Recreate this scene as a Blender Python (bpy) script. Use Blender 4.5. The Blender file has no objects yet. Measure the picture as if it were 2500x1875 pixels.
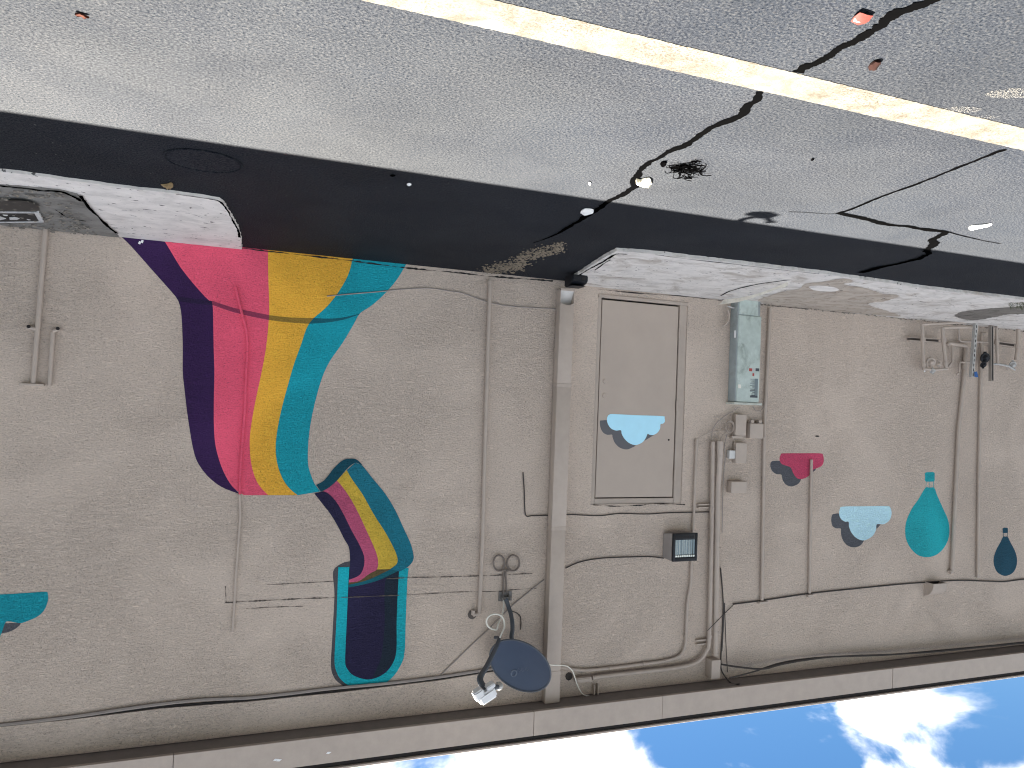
import bpy, bmesh, math, random
from mathutils import Vector, Matrix
random.seed(7)
sc = bpy.context.scene
C = sc.collection

# ------------------------------------------------------------------ camera
PW, PH, F = 2500.0, 1875.0, 1880.0
PSI, TH, RO = 0.3740, -0.0245, -0.0389
CAM = Vector((0, -7.0915, 1.2622))
RM = Matrix.Rotation(PSI, 3, 'Z') @ Matrix.Rotation(TH, 3, 'X') @ Matrix.Rotation(RO, 3, 'Y')
cam = bpy.data.objects.new('camera', bpy.data.cameras.new('camera'))
C.objects.link(cam)
# the phone was held upside down: roll of 180 degrees about the view axis
M3 = RM @ Matrix.Rotation(math.pi / 2, 3, 'X') @ Matrix.Rotation(math.pi, 3, 'Z')
cam.matrix_world = Matrix.Translation(CAM) @ M3.to_4x4()
cam.data.sensor_fit = 'HORIZONTAL'
cam.data.sensor_width = 36.0
cam.data.lens = 36.0 * F / PW
cam.data.clip_start = 0.05
cam.data.clip_end = 1000
sc.camera = cam

# ------------------------------------------------------------------ light
SUN = Vector((0.255, 0.587, 1.0)).normalized()      # towards the sun (behind the building)
SUN_EL = math.asin(SUN.z)
SUN_AZ = math.atan2(SUN.x, SUN.y)                    # from +Y towards +X
sun = bpy.data.objects.new('sun', bpy.data.lights.new('sun', 'SUN'))
C.objects.link(sun)
sun.data.energy = 3.75
sun.data.angle = math.radians(0.5)
sun.data.color = (1.0, 0.925, 0.80)
sun.rotation_euler = SUN.to_track_quat('Z', 'Y').to_euler()
sun.location = (4, 6, 12)

world = bpy.data.worlds.new('World')
sc.world = world
world.use_nodes = True
nt = world.node_tree
nt.nodes.clear()
def nn(nt, typ, **kw):
    n = nt.nodes.new(typ)
    for k, v in kw.items():
        setattr(n, k, v)
    return n
def ray(u, v):
    return RM @ Vector(((PW / 2 - u) / F, 1.0, (v - PH / 2) / F))
CLOUDS = [(1850, 1760, 10, -0.12), (2330, 1720, 6, -0.06), (1250, 1870, 6, 0.05), (2440, 1910, 7, 0.05), (2120, 1765, 2.2, 0.10), (1560, 1830, 3, .08), (700, 1880, 4, -0.10)]
def world_sky():
    L = nt.links.new
    out = nn(nt, 'ShaderNodeOutputWorld')
    bg = nn(nt, 'ShaderNodeBackground')
    sky = nn(nt, 'ShaderNodeTexSky', sky_type='NISHITA')
    sky.sun_disc = False
    sky.sun_elevation = SUN_EL
    sky.sun_rotation = SUN_AZ
    sky.air_density = 1.0
    sky.dust_density = 0.15
    sky.ozone_density = 1.4
    tc = nn(nt, 'ShaderNodeTexCoord')
    mp = nn(nt, 'ShaderNodeMapping')
    mp.inputs['Scale'].default_value = (1.0, 1.0, 1.7)
    mp.inputs['Location'].default_value = (0.33, 0.10, 0.05)
    L(tc.outputs['Generated'], mp.inputs['Vector'])
    n1 = nn(nt, 'ShaderNodeTexNoise')
    n1.inputs['Scale'].default_value = 7.0
    n1.inputs['Detail'].default_value = 9
    n1.inputs['Roughness'].default_value = 0.56
    n1.inputs['Distortion'].default_value = 0.25
    L(mp.outputs[0], n1.inputs['Vector'])
    cr = nn(nt, 'ShaderNodeValToRGB')
    cr.color_ramp.elements[0].position = 0.425
    cr.color_ramp.elements[1].position = 0.66
    cr.color_ramp.interpolation = 'EASE'
    dens = n1.outputs['Fac']
    # larger cloud banks (and clear gaps) as soft lobes about fixed sky directions; the noise breaks them up
    for (u, v, rad, amt) in CLOUDS:
        dv = ray(u, v).normalized()
        dt = nn(nt, 'ShaderNodeVectorMath', operation='DOT_PRODUCT')
        L(tc.outputs['Generated'], dt.inputs[0])
        dt.inputs[1].default_value = dv
        mr = nn(nt, 'ShaderNodeMapRange', interpolation_type='SMOOTHSTEP')
        mr.inputs['From Min'].default_value = math.cos(math.radians(rad))
        mr.inputs['From Max'].default_value = 1.0
        mr.inputs['To Min'].default_value = 0.0
        mr.inputs['To Max'].default_value = amt
        L(dt.outputs['Value'], mr.inputs['Value'])
        ad = nn(nt, 'ShaderNodeMath', operation='ADD')
        L(dens, ad.inputs[0]); L(mr.outputs[0], ad.inputs[1])
        dens = ad.outputs[0]
    L(dens, cr.inputs[0])
    n2 = nn(nt, 'ShaderNodeTexNoise')
    n2.inputs['Scale'].default_value = 7
    n2.inputs['Detail'].default_value = 5
    L(mp.outputs[0], n2.inputs['Vector'])
    cc = nn(nt, 'ShaderNodeValToRGB')
    cc.color_ramp.elements[0].color = (0.70, 0.73, 0.78, 1)
    cc.color_ramp.elements[1].color = (4.6, 4.4, 4.15, 1)
    cc.color_ramp.elements[0].position = 0.35
    cc.color_ramp.elements[1].position = 0.72
    L(n2.outputs['Fac'], cc.inputs[0])
    hs = nn(nt, 'ShaderNodeHueSaturation')
    hs.inputs['Saturation'].default_value = 1.28
    hs.inputs['Value'].default_value = 0.135
    L(sky.outputs[0], hs.inputs['Color'])
    mx = nn(nt, 'ShaderNodeMix', data_type='RGBA')
    L(cr.outputs[0], mx.inputs[0])
    L(hs.outputs[0], mx.inputs[6])
    L(cc.outputs[0], mx.inputs[7])
    L(mx.outputs[2], bg.inputs['Color'])
    bg.inputs['Strength'].default_value = 0.072
    L(bg.outputs[0], out.inputs['Surface'])
world_sky()

vs = sc.view_settings
vs.view_transform = 'Standard'
vs.look = 'None'
vs.exposure = 4.02
sc.cycles.pixel_filter_type = 'BLACKMAN_HARRIS'
sc.cycles.filter_width = 1.1
vs.gamma = 1.0
vs.use_curve_mapping = False

# ------------------------------------------------------------------ measuring: photo point -> place on a real plane
def Wp(u, v, off=0.0):
    """point on the wall plane (or a plane 'off' metres in front of it)"""
    d = ray(u, v)
    return CAM + d * ((-off - CAM.y) / d.y)
def Gp(u, v, z=0.0):
    d = ray(u, v)
    return CAM + d * ((z - CAM.z) / d.z)
def zoom(ox, oy, s, pts):
    return [(ox + x * s, oy + y * s) for x, y in pts]

# ------------------------------------------------------------------ mesh helpers (world coordinates in, local out)
LOC = {}
def link(name, bm, mat, parent=None, origin=None, sharp=35):
    bmesh.ops.recalc_face_normals(bm, faces=bm.faces[:])
    return link_raw(name, bm, mat, parent, origin, sharp)
def link_raw(name, bm, mat, parent=None, origin=None, sharp=35):
    if parent is not None:
        o0 = LOC[parent.name]
    else:
        if origin is None:
            co = [v.co for v in bm.verts]
            origin = Vector(((min(c.x for c in co) + max(c.x for c in co)) / 2,
                             (min(c.y for c in co) + max(c.y for c in co)) / 2,
                             min(c.z for c in co)))
        o0 = Vector(origin)
    for v in bm.verts:
        v.co -= o0
    me = bpy.data.meshes.new(name)
    bm.to_mesh(me)
    bm.free()
    if isinstance(mat, (list, tuple)):
        for m in mat:
            me.materials.append(m)
    else:
        me.materials.append(mat)
    for p in me.polygons:
        p.use_smooth = True
    me.set_sharp_from_angle(angle=math.radians(sharp))
    ob = bpy.data.objects.new(name, me)
    C.objects.link(ob)
    if parent is not None:
        ob.parent = parent
    else:
        ob.location = o0
    LOC[ob.name] = o0.copy()
    return ob
def tag(o, label=None, cat=None, group=None, kind=None):
    if label: o['label'] = label
    if cat: o['category'] = cat
    if group: o['group'] = group
    if kind: o['kind'] = kind
    return o
def thing(name, label, cat, loc, group=None):
    o = bpy.data.objects.new(name, None)
    o.empty_display_size = 0.1
    C.objects.link(o)
    o.location = loc
    LOC[o.name] = Vector(loc)
    return tag(o, label, cat, group)
def box(bm, x0, x1, y0, y1, z0, z1, bev=0.0, seg=1):
    r = bmesh.ops.create_cube(bm, size=1.0)
    vs_ = r['verts']
    for v in vs_:
        v.co = Vector(((x0 + x1) / 2 + v.co.x * (x1 - x0), (y0 + y1) / 2 + v.co.y * (y1 - y0), (z0 + z1) / 2 + v.co.z * (z1 - z0)))
    if bev > 0:
        ed = list({e for v in vs_ for e in v.link_edges})
        bmesh.ops.bevel(bm, geom=ed, offset=bev, segments=seg, affect='EDGES', profile=0.5)
    return bm
def catmull(pts, n=6, closed=False):
    P = [Vector(p) for p in pts]
    m = len(P)
    out = []
    for i in range(m if closed else m - 1):
        if closed:
            a, b, c, d = P[(i - 1) % m], P[i], P[(i + 1) % m], P[(i + 2) % m]
        else:
            a, b, c, d = P[max(i - 1, 0)], P[i], P[i + 1], P[min(i + 2, m - 1)]
        for k in range(n):
            t = k / n
            out.append(0.5 * ((2 * b) + (c - a) * t + (2 * a - 5 * b + 4 * c - d) * t * t + (3 * b - a - 3 * c + d) * t ** 3))
    if not closed:
        out.append(P[-1])
    return out
def tube(bm, pts, r, n=10, cap=True):
    P = [Vector(p) for p in pts]
    rs = r if isinstance(r, (list, tuple)) else [r] * len(P)
    rings = []
    up = None
    for i, p in enumerate(P):
        t = (P[min(i + 1, len(P) - 1)] - P[max(i - 1, 0)])
        if t.length < 1e-9:
            t = Vector((0, 0, 1))
        t.normalize()
        if up is None:
            ref = Vector((0, 1, 0)) if abs(t.y) < 0.9 else Vector((1, 0, 0))
            up = ref - t * ref.dot(t)
        else:
            up = up - t * up.dot(t)
            if up.length < 1e-5:
                up = Vector((1, 0, 0)) - t * t.x
        up.normalize()
        sd = t.cross(up)
        rings.append([bm.verts.new(p + (up * math.cos(2 * math.pi * k / n) + sd * math.sin(2 * math.pi * k / n)) * rs[i]) for k in range(n)])
    for a, b in zip(rings[:-1], rings[1:]):
        for k in range(n):
            bm.faces.new((a[k], a[(k + 1) % n], b[(k + 1) % n], b[k]))
    if cap:
        bm.faces.new(rings[0][::-1])
        bm.faces.new(rings[-1])
    return bm
def disc(bm, c, nrm, r, depth=0.01, n=20, r2=None):
    nrm = Vector(nrm).normalized()
    c = Vector(c)
    r2 = r if r2 is None else r2
    return tube(bm, [c, c + nrm * depth], [r, r2], n)
def prism(bm, pts, vec):
    """outline of world points extruded by vec"""
    vec = Vector(vec)
    a = [bm.verts.new(Vector(p)) for p in pts]
    b = [bm.verts.new(Vector(p) + vec) for p in pts]
    bm.faces.new(a)
    bm.faces.new(b[::-1])
    n = len(a)
    for i in range(n):
        bm.faces.new((a[i], a[(i + 1) % n], b[(i + 1) % n], b[i]))
    return bm
def sheet(bm, pts):
    bm.faces.new([bm.verts.new(Vector(p)) for p in pts])
    return bm
def resample(pts, n):
    P = [Vector(p) for p in pts]
    L = [0]
    for a, b in zip(P[:-1], P[1:]):
        L.append(L[-1] + (b - a).length)
    out = []
    j = 0
    for i in range(n):
        s = L[-1] * i / (n - 1)
        while j < len(P) - 2 and L[j + 1] < s:
            j += 1
        d = L[j + 1] - L[j]
        out.append(P[j].lerp(P[j + 1], (s - L[j]) / d if d > 0 else 0))
    return out

# ------------------------------------------------------------------ materials
def mat_base(name):
    m = bpy.data.materials.new(name)
    m.use_nodes = True
    t = m.node_tree
    b = t.nodes['Principled BSDF']
    return m, t, b, t.links.new
def ramp(t, fac, stops, L):
    r = t.nodes.new('ShaderNodeValToRGB')
    e = r.color_ramp.elements
    while len(e) < len(stops):
        e.new(0.5)
    for k, (p, c) in enumerate(stops):
        e[k].position = p
        e[k].color = c if len(c) == 4 else (*c, 1)
    L(fac, r.inputs[0])
    return r.outputs[0]
def noise(t, L, scale, detail=4, rough=0.55, dist=0.0, vec=None, vscale=None):
    n = t.nodes.new('ShaderNodeTexNoise')
    n.inputs['Scale'].default_value = scale
    n.inputs['Detail'].default_value = detail
    n.inputs['Roughness'].default_value = rough
    n.inputs['Distortion'].default_value = dist
    g = vec
    if g is None:
        g = t.nodes.new('ShaderNodeNewGeometry').outputs['Position']
    if vscale is not None:
        m = t.nodes.new('ShaderNodeMapping')
        m.inputs['Scale'].default_value = vscale
        L(g, m.inputs['Vector'])
        g = m.outputs[0]
    L(g, n.inputs['Vector'])
    return n.outputs['Fac']
def mathn(t, L, op, a, b):
    m = t.nodes.new('ShaderNodeMath')
    m.operation = op
    for i, x in enumerate((a, b)):
        if isinstance(x, (int, float)):
            m.inputs[i].default_value = x
        else:
            L(x, m.inputs[i])
    return m.outputs[0]
def mixc(t, L, fac, a, b, mode='MIX'):
    m = t.nodes.new('ShaderNodeMix')
    m.data_type = 'RGBA'
    m.blend_type = mode
    for i, x in ((0, fac), (6, a), (7, b)):
        if isinstance(x, (int, float)):
            m.inputs[i].default_value = x
        elif isinstance(x, (tuple, list)):
            m.inputs[i].default_value = (*x[:3], 1)
        else:
            L(x, m.inputs[i])
    return m.outputs[2]

def stucco_group():
    g = bpy.data.node_groups.new('stucco_height', 'ShaderNodeTree')
    g.interface.new_socket('Height', in_out='OUTPUT', socket_type='NodeSocketFloat')
    g.interface.new_socket('Patch', in_out='OUTPUT', socket_type='NodeSocketFloat')
    L = g.links.new
    go = g.nodes.new('NodeGroupOutput')
    a = noise(g, L, 1.0, 6, 0.66, 1.6, vscale=(17, 17, 38))
    b = noise(g, L, 1.0, 3, 0.6, 0.4, vscale=(52, 52, 95))
    # trowelled ridges: fold the noise
    f = mathn(g, L, 'ABSOLUTE', mathn(g, L, 'SUBTRACT', a, 0.5), 0)
    f = mathn(g, L, 'MULTIPLY', f, 3.2)
    h = mathn(g, L, 'ADD', mathn(g, L, 'MULTIPLY', f, 0.65), mathn(g, L, 'MULTIPLY', b, 0.5))
    p = noise(g, L, 0.9, 4, 0.55, 0.6)
    pr = ramp(g, p, [(0.34, (0.55, 0.55, 0.55)), (0.58, (1, 1, 1))], L)
    L(h, go.inputs['Height'])
    L(pr, go.inputs['Patch'])
    return g
SG = stucco_group()
def stucco(name, col, wear=0.03, bump=1.0, rough=0.82, crev_=0.36):
    m, t, b, L = mat_base(name)
    g = t.nodes.new('ShaderNodeGroup')
    g.node_tree = SG
    h, p = g.outputs['Height'], g.outputs['Patch']
    dark = tuple(c * crev_ for c in col)
    lite = tuple(min(1, c * 1.25) for c in col)
    crev = ramp(t, h, [(0.17, dark), (0.29, col), (0.62, lite)], L)  # relief shade put into the colour: crevices darkened, ridges lightened
    crev = mixc(t, L, mathn(t, L, 'MULTIPLY', p, 0.9), col, crev)
    big = noise(t, L, 0.8, 5, 0.6)
    br = ramp(t, big, [(0.3, (1 - wear,) * 3), (0.7, (1 + wear * 0.3,) * 3)], L)
    c = mixc(t, L, 1.0, crev, br, 'MULTIPLY')
    L(c, b.inputs['Base Color'])
    b.inputs['Roughness'].default_value = rough
    b.inputs['Specular IOR Level'].default_value = 0.3
    bp = t.nodes.new('ShaderNodeBump')
    bp.inputs['Distance'].default_value = 0.018 * bump
    L(mathn(t, L, 'MULTIPLY', p, 0.9), bp.inputs['Strength'])
    L(h, bp.inputs['Height'])
    L(bp.outputs[0], b.inputs['Normal'])
    return m
def painted(name, col, rough=0.5, wear=0.12, scale=9, spec=0.4, bump=0.0, metal=0.0, stain=None, stain_amt=0.5):
    m, t, b, L = mat_base(name)
    n = noise(t, L, scale, 6, 0.65)
    r = ramp(t, n, [(0.3, tuple(c * (1 - wear) for c in col)), (0.7, tuple(min(1, c * (1 + wear * 0.5)) for c in col))], L)
    if stain:
        s = noise(t, L, scale * 0.6, 8, 0.7, 0.6)
        sf = ramp(t, s, [(0.52, (0, 0, 0)), (0.68, (stain_amt,) * 3)], L)
        r = mixc(t, L, sf, r, stain)
    L(r, b.inputs['Base Color'])
    b.inputs['Roughness'].default_value = rough
    b.inputs['Specular IOR Level'].default_value = spec
    b.inputs['Metallic'].default_value = metal
    if bump:
        bp = t.nodes.new('ShaderNodeBump')
        bp.inputs['Distance'].default_value = bump
        bp.inputs['Strength'].default_value = 0.6
        L(noise(t, L, 60, 4), bp.inputs['Height'])
        L(bp.outputs[0], b.inputs['Normal'])
    return m

TAUPE = (0.555, 0.462, 0.387)
M_WALL = stucco('stucco_taupe', TAUPE)
M_METAL = painted('painted_metal_taupe', (0.425, 0.356, 0.301), rough=0.5, wear=0.08)
M_DOOR = painted('door_paint', (0.415, 0.345, 0.290), rough=0.45, wear=0.05, scale=3, bump=0.0006)
M_TRIM = painted('trim_paint', (0.40, 0.335, 0.282), rough=0.6, wear=0.10, scale=5, bump=0.001)
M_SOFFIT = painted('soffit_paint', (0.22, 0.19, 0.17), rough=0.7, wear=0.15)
M_DARK = painted('dark_gap_and_shade', (0.02, 0.017, 0.016), rough=0.9)
M_BLACK = painted('black_plastic', (0.006, 0.007, 0.010), rough=0.45, spec=0.3)
M_WIRE = painted('painted_cable', (0.30, 0.265, 0.24), rough=0.6)
M_DARKWIRE = painted('dark_cable', (0.05, 0.042, 0.038), rough=0.6)
M_WHITEPL = painted('white_plastic', (0.80, 0.80, 0.80), rough=0.4, wear=0.04)
M_CREAM = painted('cream_cable', (0.72, 0.70, 0.62), rough=0.45)
M_GALV = painted('galvanised_steel', (0.44, 0.43, 0.41), rough=0.5, metal=0.25, wear=0.2, scale=30)
M_CRACK = painted('crack_dark', (0.10, 0.083, 0.072), rough=0.9)

def asphalt():
    m, t, b, L = mat_base('sealed_asphalt')
    fine = noise(t, L, 95, 5, 0.72)
    mid = noise(t, L, 48, 5, 0.65)
    big = noise(t, L, 0.7, 5, 0.6, 0.4)
    col = ramp(t, fine, [(0.30, (0.0020, 0.0032, 0.0062)), (0.52, (0.0044, 0.0066, 0.0118)), (0.70, (0.022, 0.0225, 0.024))], L)
    v = t.nodes.new('ShaderNodeTexVoronoi')
    v.inputs['Scale'].default_value = 120
    L(t.nodes.new('ShaderNodeNewGeometry').outputs['Position'], v.inputs['Vector'])
    bw = t.nodes.new('ShaderNodeRGBToBW')
    L(v.outputs['Color'], bw.inputs[0])
    sp = mathn(t, L, 'GREATER_THAN', bw.outputs[0], 0.80)
    col = mixc(t, L, mathn(t, L, 'MULTIPLY', sp, 0.12), col, (0.05, 0.048, 0.046))
    bc = ramp(t, big, [(0.32, (0.70, 0.71, 0.74)), (0.68, (1.35, 1.32, 1.27))], L)
    col = mixc(t, L, 1.0, col, bc, 'MULTIPLY')
    L(col, b.inputs['Base Color'])
    rr = ramp(t, big, [(0.3, (0.78,) * 3), (0.7, (0.86,) * 3)], L)
    L(rr, b.inputs['Roughness'])
    sl = ramp(t, fine, [(0.34, (0.03,) * 3), (0.48, (0.23,) * 3), (0.64, (0.42,) * 3)], L)
    wear_ = ramp(t, noise(t, L, 1.6, 6, 0.65, 0.5), [(0.3, (0.74,) * 3), (0.7, (1.18,) * 3)], L)
    L(mathn(t, L, 'MULTIPLY', sl, wear_), b.inputs['Specular IOR Level'])
    b.inputs['Specular Tint'].default_value = (0.95, 0.98, 1.0, 1)
    bp = t.nodes.new('ShaderNodeBump')
    bp.inputs['Distance'].default_value = 0.014
    bp.inputs['Strength'].default_value = 1.0
    L(mathn(t, L, 'ADD', mathn(t, L, 'MULTIPLY', fine, 0.45), mathn(t, L, 'MULTIPLY', mid, 0.8)), bp.inputs['Height'])
    L(bp.outputs[0], b.inputs['Normal'])
    return m
M_ASPH = asphalt()
def concrete(name, col, stain, amt=0.7, sc_=2.2, vs_=(1, 1.3, 1)):
    m, t, b, L = mat_base(name)
    n = noise(t, L, 5, 8, 0.7, 0.4, vscale=vs_)
    base = ramp(t, n, [(0.3, tuple(c * 0.74 for c in col)), (0.5, col), (0.7, tuple(min(1, c * 1.12) for c in col))], L)
    s = noise(t, L, sc_, 7, 0.68, 0.8, vscale=vs_)
    sf = ramp(t, s, [(0.50, (0, 0, 0)), (0.66, (amt,) * 3)], L)
    c = mixc(t, L, sf, base, stain)
    d = noise(t, L, 19, 3, 0.55, 0.2, vscale=vs_)
    df = ramp(t, d, [(0.315, (0.9,) * 3), (0.335, (0, 0, 0))], L)
    c = mixc(t, L, df, c, (0.03, 0.03, 0.032))
    L(c, b.inputs['Base Color'])
    b.inputs['Roughness'].default_value = 0.85
    bp = t.nodes.new('ShaderNodeBump')
    bp.inputs['Distance'].default_value = 0.006
    bp.inputs['Strength'].default_value = 0.7
    L(noise(t, L, 40, 5, 0.6), bp.inputs['Height'])
    L(bp.outputs[0], b.inputs['Normal'])
    return m
M_CONC = concrete('worn_white_concrete', (0.66, 0.63, 0.59), (0.45, 0.43, 0.40), 0.6)
M_CONC2 = concrete('stained_white_concrete', (0.62, 0.59, 0.55), (0.33, 0.29, 0.245), 0.8, 3.2)
M_RUBBLE = concrete('dirty_rubble_concrete', (0.19, 0.185, 0.17), (0.09, 0.085, 0.075), 0.8, 4)
def line_paint():
    m, t, b, L = mat_base('worn_line_paint')
    n = noise(t, L, 9, 8, 0.7, 0.3)
    c = ramp(t, n, [(0.32, (0.050, 0.044, 0.035)), (0.46, (0.074, 0.069, 0.059)), (0.62, (0.102, 0.099, 0.089))], L)
    w = noise(t, L, 95, 4, 0.75)
    wf = ramp(t, w, [(0.40, (0.85,) * 3), (0.52, (0, 0, 0))], L)
    wf2 = mathn(t, L, 'MULTIPLY', wf, ramp(t, noise(t, L, 2.3, 4), [(0.4, (1, 1, 1)), (0.62, (0.15,) * 3)], L))
    c = mixc(t, L, wf2, c, (0.030, 0.022, 0.014))
    L(c, b.inputs['Base Color'])
    b.inputs['Roughness'].default_value = 0.85
    b.inputs['Specular IOR Level'].default_value = 0.12
    bp = t.nodes.new('ShaderNodeBump')
    bp.inputs['Distance'].default_value = 0.006
    bp.inputs['Strength'].default_value = 0.7
    L(w, bp.inputs['Height'])
    L(bp.outputs[0], b.inputs['Normal'])
    return m
M_LINE = line_paint()
M_TAR = painted('crack_sealant', (0.0012, 0.0012, 0.0013), rough=0.95, spec=0.0)
M_DIRT = painted('sandy_dirt', (0.20, 0.165, 0.12), rough=0.95, wear=0.5, scale=60)

# ------------------------------------------------------------------ the ground
bm = bmesh.new()
sheet(bm, [(-150, -150, 0), (150, -150, 0), (150, 150, 0), (-150, 150, 0)])
asph = link('asphalt_ground', bm, M_ASPH, origin=(0, 0, 0))
tag(asph, kind='structure')
ya, yb = Gp(1700, 185).y, Gp(1700, 119).y
def wavy_strip(bm, x0, x1, y0, y1, z, n=240, j=0.006):
    a, b_ = [], []
    for i in range(n + 1):
        x = x0 + (x1 - x0) * i / n
        a.append(bm.verts.new((x, y0 + random.uniform(-j, j), z)))
        b_.append(bm.verts.new((x, y1 + random.uniform(-j, j), z)))
    for i in range(n):
        bm.faces.new((a[i], b_[i], b_[i + 1], a[i + 1]))
bm = bmesh.new()
wavy_strip(bm, -9, 4.5, ya, yb, 0.0018, 900, 0.0022)
line = link('painted_line', bm, M_LINE, asph)

def ground_ribbon(name, px, w, z=0.0035, mat=M_TAR, seed=1, jag=0.5, taper=False):
    random.seed(seed)
    P = [Gp(u, v, z) for u, v in px]
    P = catmull(P, 8)
    P = resample(P, max(8, len(P)))
    bm = bmesh.new()
    a, b_ = [], []
    ja = jb = 0.0
    for i, p in enumerate(P):
        t = (P[min(i + 1, len(P) - 1)] - P[max(i - 1, 0)]).normalized()
        s = Vector((-t.y, t.x, 0))
        k = 1.0
        if taper:
            k = min(1, 3.0 * (1 - i / len(P)) + 0.15)
        ja = ja * .72 + random.uniform(-jag, jag) * .62
        jb = jb * .72 + random.uniform(-jag, jag) * .62
        wa = w * k * max(.12, 1 + ja) / 2
        wb = w * k * max(.12, 1 + jb) / 2
        a.append(bm.verts.new(p + s * wa))
        b_.append(bm.verts.new(p - s * wb))
    for i in range(len(P) - 1):
        bm.faces.new((a[i], b_[i], b_[i + 1], a[i + 1]))
    return link(name, bm, mat, asph)
K = 0.3617
c1 = zoom(1700, 0, K, [(1720, -50), (1590, 0), (1500, 40), (1410, 70), (1320, 105), (1250, 165), (1180, 215), (1120, 250), (1060, 285), (960, 330), (880, 385), (800, 430), (720, 460), (675, 490)])
c1b = zoom(1700, 0, K, [(425, 622), (400, 680), (340, 720), (310, 770), (240, 805), (150, 840), (70, 880), (0, 930)]) + zoom(900, 0, K, [(2140, 985), (2040, 1020), (1950, 1070), (1880, 1110), (1830, 1160), (1795, 1220), (1790, 1260), (1730, 1300), (1680, 1330), (1600, 1370), (1540, 1420), (1470, 1460), (1370, 1520), (1290, 1570), (1200, 1610), (1110, 1640)])
ground_ribbon('pavement_crack', c1, 0.036, seed=3)
ground_ribbon('pavement_crack', c1b, 0.038, seed=4, taper=True)
c2 = zoom(1700, 0, K, [(2090, 1012), (2040, 1025), (2000, 1040), (1900, 1080), (1750, 1140), (1600, 1200), (1450, 1260), (1300, 1310), (1150, 1370), (1030, 1420), (965, 1437)])
c2b = zoom(1700, 0, K, [(955, 1438), (1060, 1460), (1180, 1490), (1300, 1520), (1420, 1530), (1540, 1550), (1690, 1568)])
c2c = zoom(2100, 480, 0.1808, [(1205, 482), (1140, 500), (1040, 560), (980, 600), (1010, 640), (960, 690), (900, 730), (930, 770), (850, 810), (700, 860), (500, 910), (300, 950), (0, 1030)])
ground_ribbon('pavement_crack', c2, 0.018, seed=5)
ground_ribbon('pavement_crack', c2b, 0.042, z=0.0045, seed=6)
ground_ribbon('pavement_crack', c2c, 0.055, z=0.0055, seed=8)
ground_ribbon('pavement_crack', zoom(1700, 0, K, [(620, 1430), (750, 1436), (890, 1445), (950, 1440)]), 0.008, seed=9)
ground_ribbon('pavement_crack', zoom(2100, 480, 0.1808, [(1205, 484), (1330, 520), (1500, 560), (1700, 605), (1900, 640)]), 0.010, seed=10)
# bright scuffs of line paint beside the stripe
M_SCUFF = painted('paint_scuff', (0.13, 0.125, 0.115), rough=0.8, wear=0.5, scale=50)
def flecks(bm, cx, cy, rx, ry, n, z, s0, s1, ang=0.0):
    for _ in range(n):
        a, r = random.uniform(0, 6.28), math.sqrt(random.random())
        x, y = rx * r * math.cos(a), ry * r * math.sin(a)
        p = Vector((cx + x * math.cos(ang) - y * math.sin(ang), cy + x * math.sin(ang) + y * math.cos(ang), z))
        s = random.uniform(s0, s1)
        k = random.uniform(0, 6.28)
        sheet(bm, [p + Vector((math.cos(k + q * 1.571) * s * random.uniform(.6, 1.2), math.sin(k + q * 1.571) * s * random.uniform(.6, 1.2), 0)) for q in range(4)])
for (u, v, rx, ry, n) in ((2475, 226, .10, .05, 700), (2345, 267, .08, .035, 320), (2390, 285, .08, .02, 120)):
    g = Gp(u, v)
    bm = bmesh.new()
    flecks(bm, g.x, g.y, rx, ry, n, 0.0025, .0007, .0026, 0.5)
    tag(link('paint_scuff', bm, M_SCUFF, asph), kind='stuff')
bm = bmesh.new()
for _ in range(260):
    u, v = random.uniform(0, 2500), random.uniform(250, 620)
    g = Gp(u, v)
    if g.y > -2.85 and g.y < -0.6:
        flecks(bm, g.x, g.y, .001, .001, 1, 0.004, .002, .0065)
tag(link('pale_specks', bm, M_SCUFF, asph), kind='stuff')

# valve cover in the shaded asphalt
g = Gp(497, 392)
bm = bmesh.new()
disc(bm, (g.x, g.y, 0.001), (0, 0, 1), 0.19, 0.005, 36)
vc = link('valve_cover', bm, M_ASPH, asph)
bm = bmesh.new()
ring = [Vector((g.x + .20 * math.cos(a * math.pi / 20), g.y + .20 * math.sin(a * math.pi / 20), 0.004)) for a in range(41)]
tube(bm, ring, 0.005, 6, cap=False)
link('rim', bm, M_ASPH, vc)

# ---- concrete aprons
def jag_outline(pts, step=0.03, j=0.008, skip=()):
    out = []
    for i in range(len(pts)):
        a, b_ = Vector(pts[i]), Vector(pts[(i + 1) % len(pts)])
        n = max(1, int((b_ - a).length / step))
        for k in range(n):
            p = a.lerp(b_, k / n)
            if k and i not in skip:
                p += Vector((random.uniform(-j, j), random.uniform(-j, j), 0))
            out.append(p)
    return out
def pad(name, px, z, mat, seed, wallpts):
    random.seed(seed)
    P = [Gp(u, v, z) for u, v in px]
    P += [Vector((x, -0.004, z)) for x in wallpts]
    P = jag_outline(P)
    for p in P:
        p.y = min(p.y, -0.004)
    bm = bmesh.new()
    prism(bm, P, (0, 0, -z + 0.002))
    o = link(name, bm, mat, origin=None, sharp=30)
    return tag(o, kind='structure')
xw = lambda u, v: Wp(u, v).x
pad('concrete_apron', [(-120, 400), (0, 419), (60, 425), (180, 442), (330, 462), (420, 471), (500, 482), (535, 488), (552, 503), (561, 520), (572, 540), (584, 562), (588, 585)], 0.020, M_CONC, 21, [xw(590, 601), xw(300, 575), xw(-140, 500)])
pad('concrete_landing', [(1382, 690), (1420, 664), (1465, 635), (1505, 613), (1550, 616), (1620, 622), (1690, 631), (1800, 643), (1900, 655), (2010, 668), (2060, 676), (2150, 688), (2250, 703), (2350, 715), (2440, 725), (2520, 735), (2640, 750)], 0.03, M_CONC2, 22, [xw(2660, 800), xw(2400, 790), xw(1900, 740), xw(1385, 692)])
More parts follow.
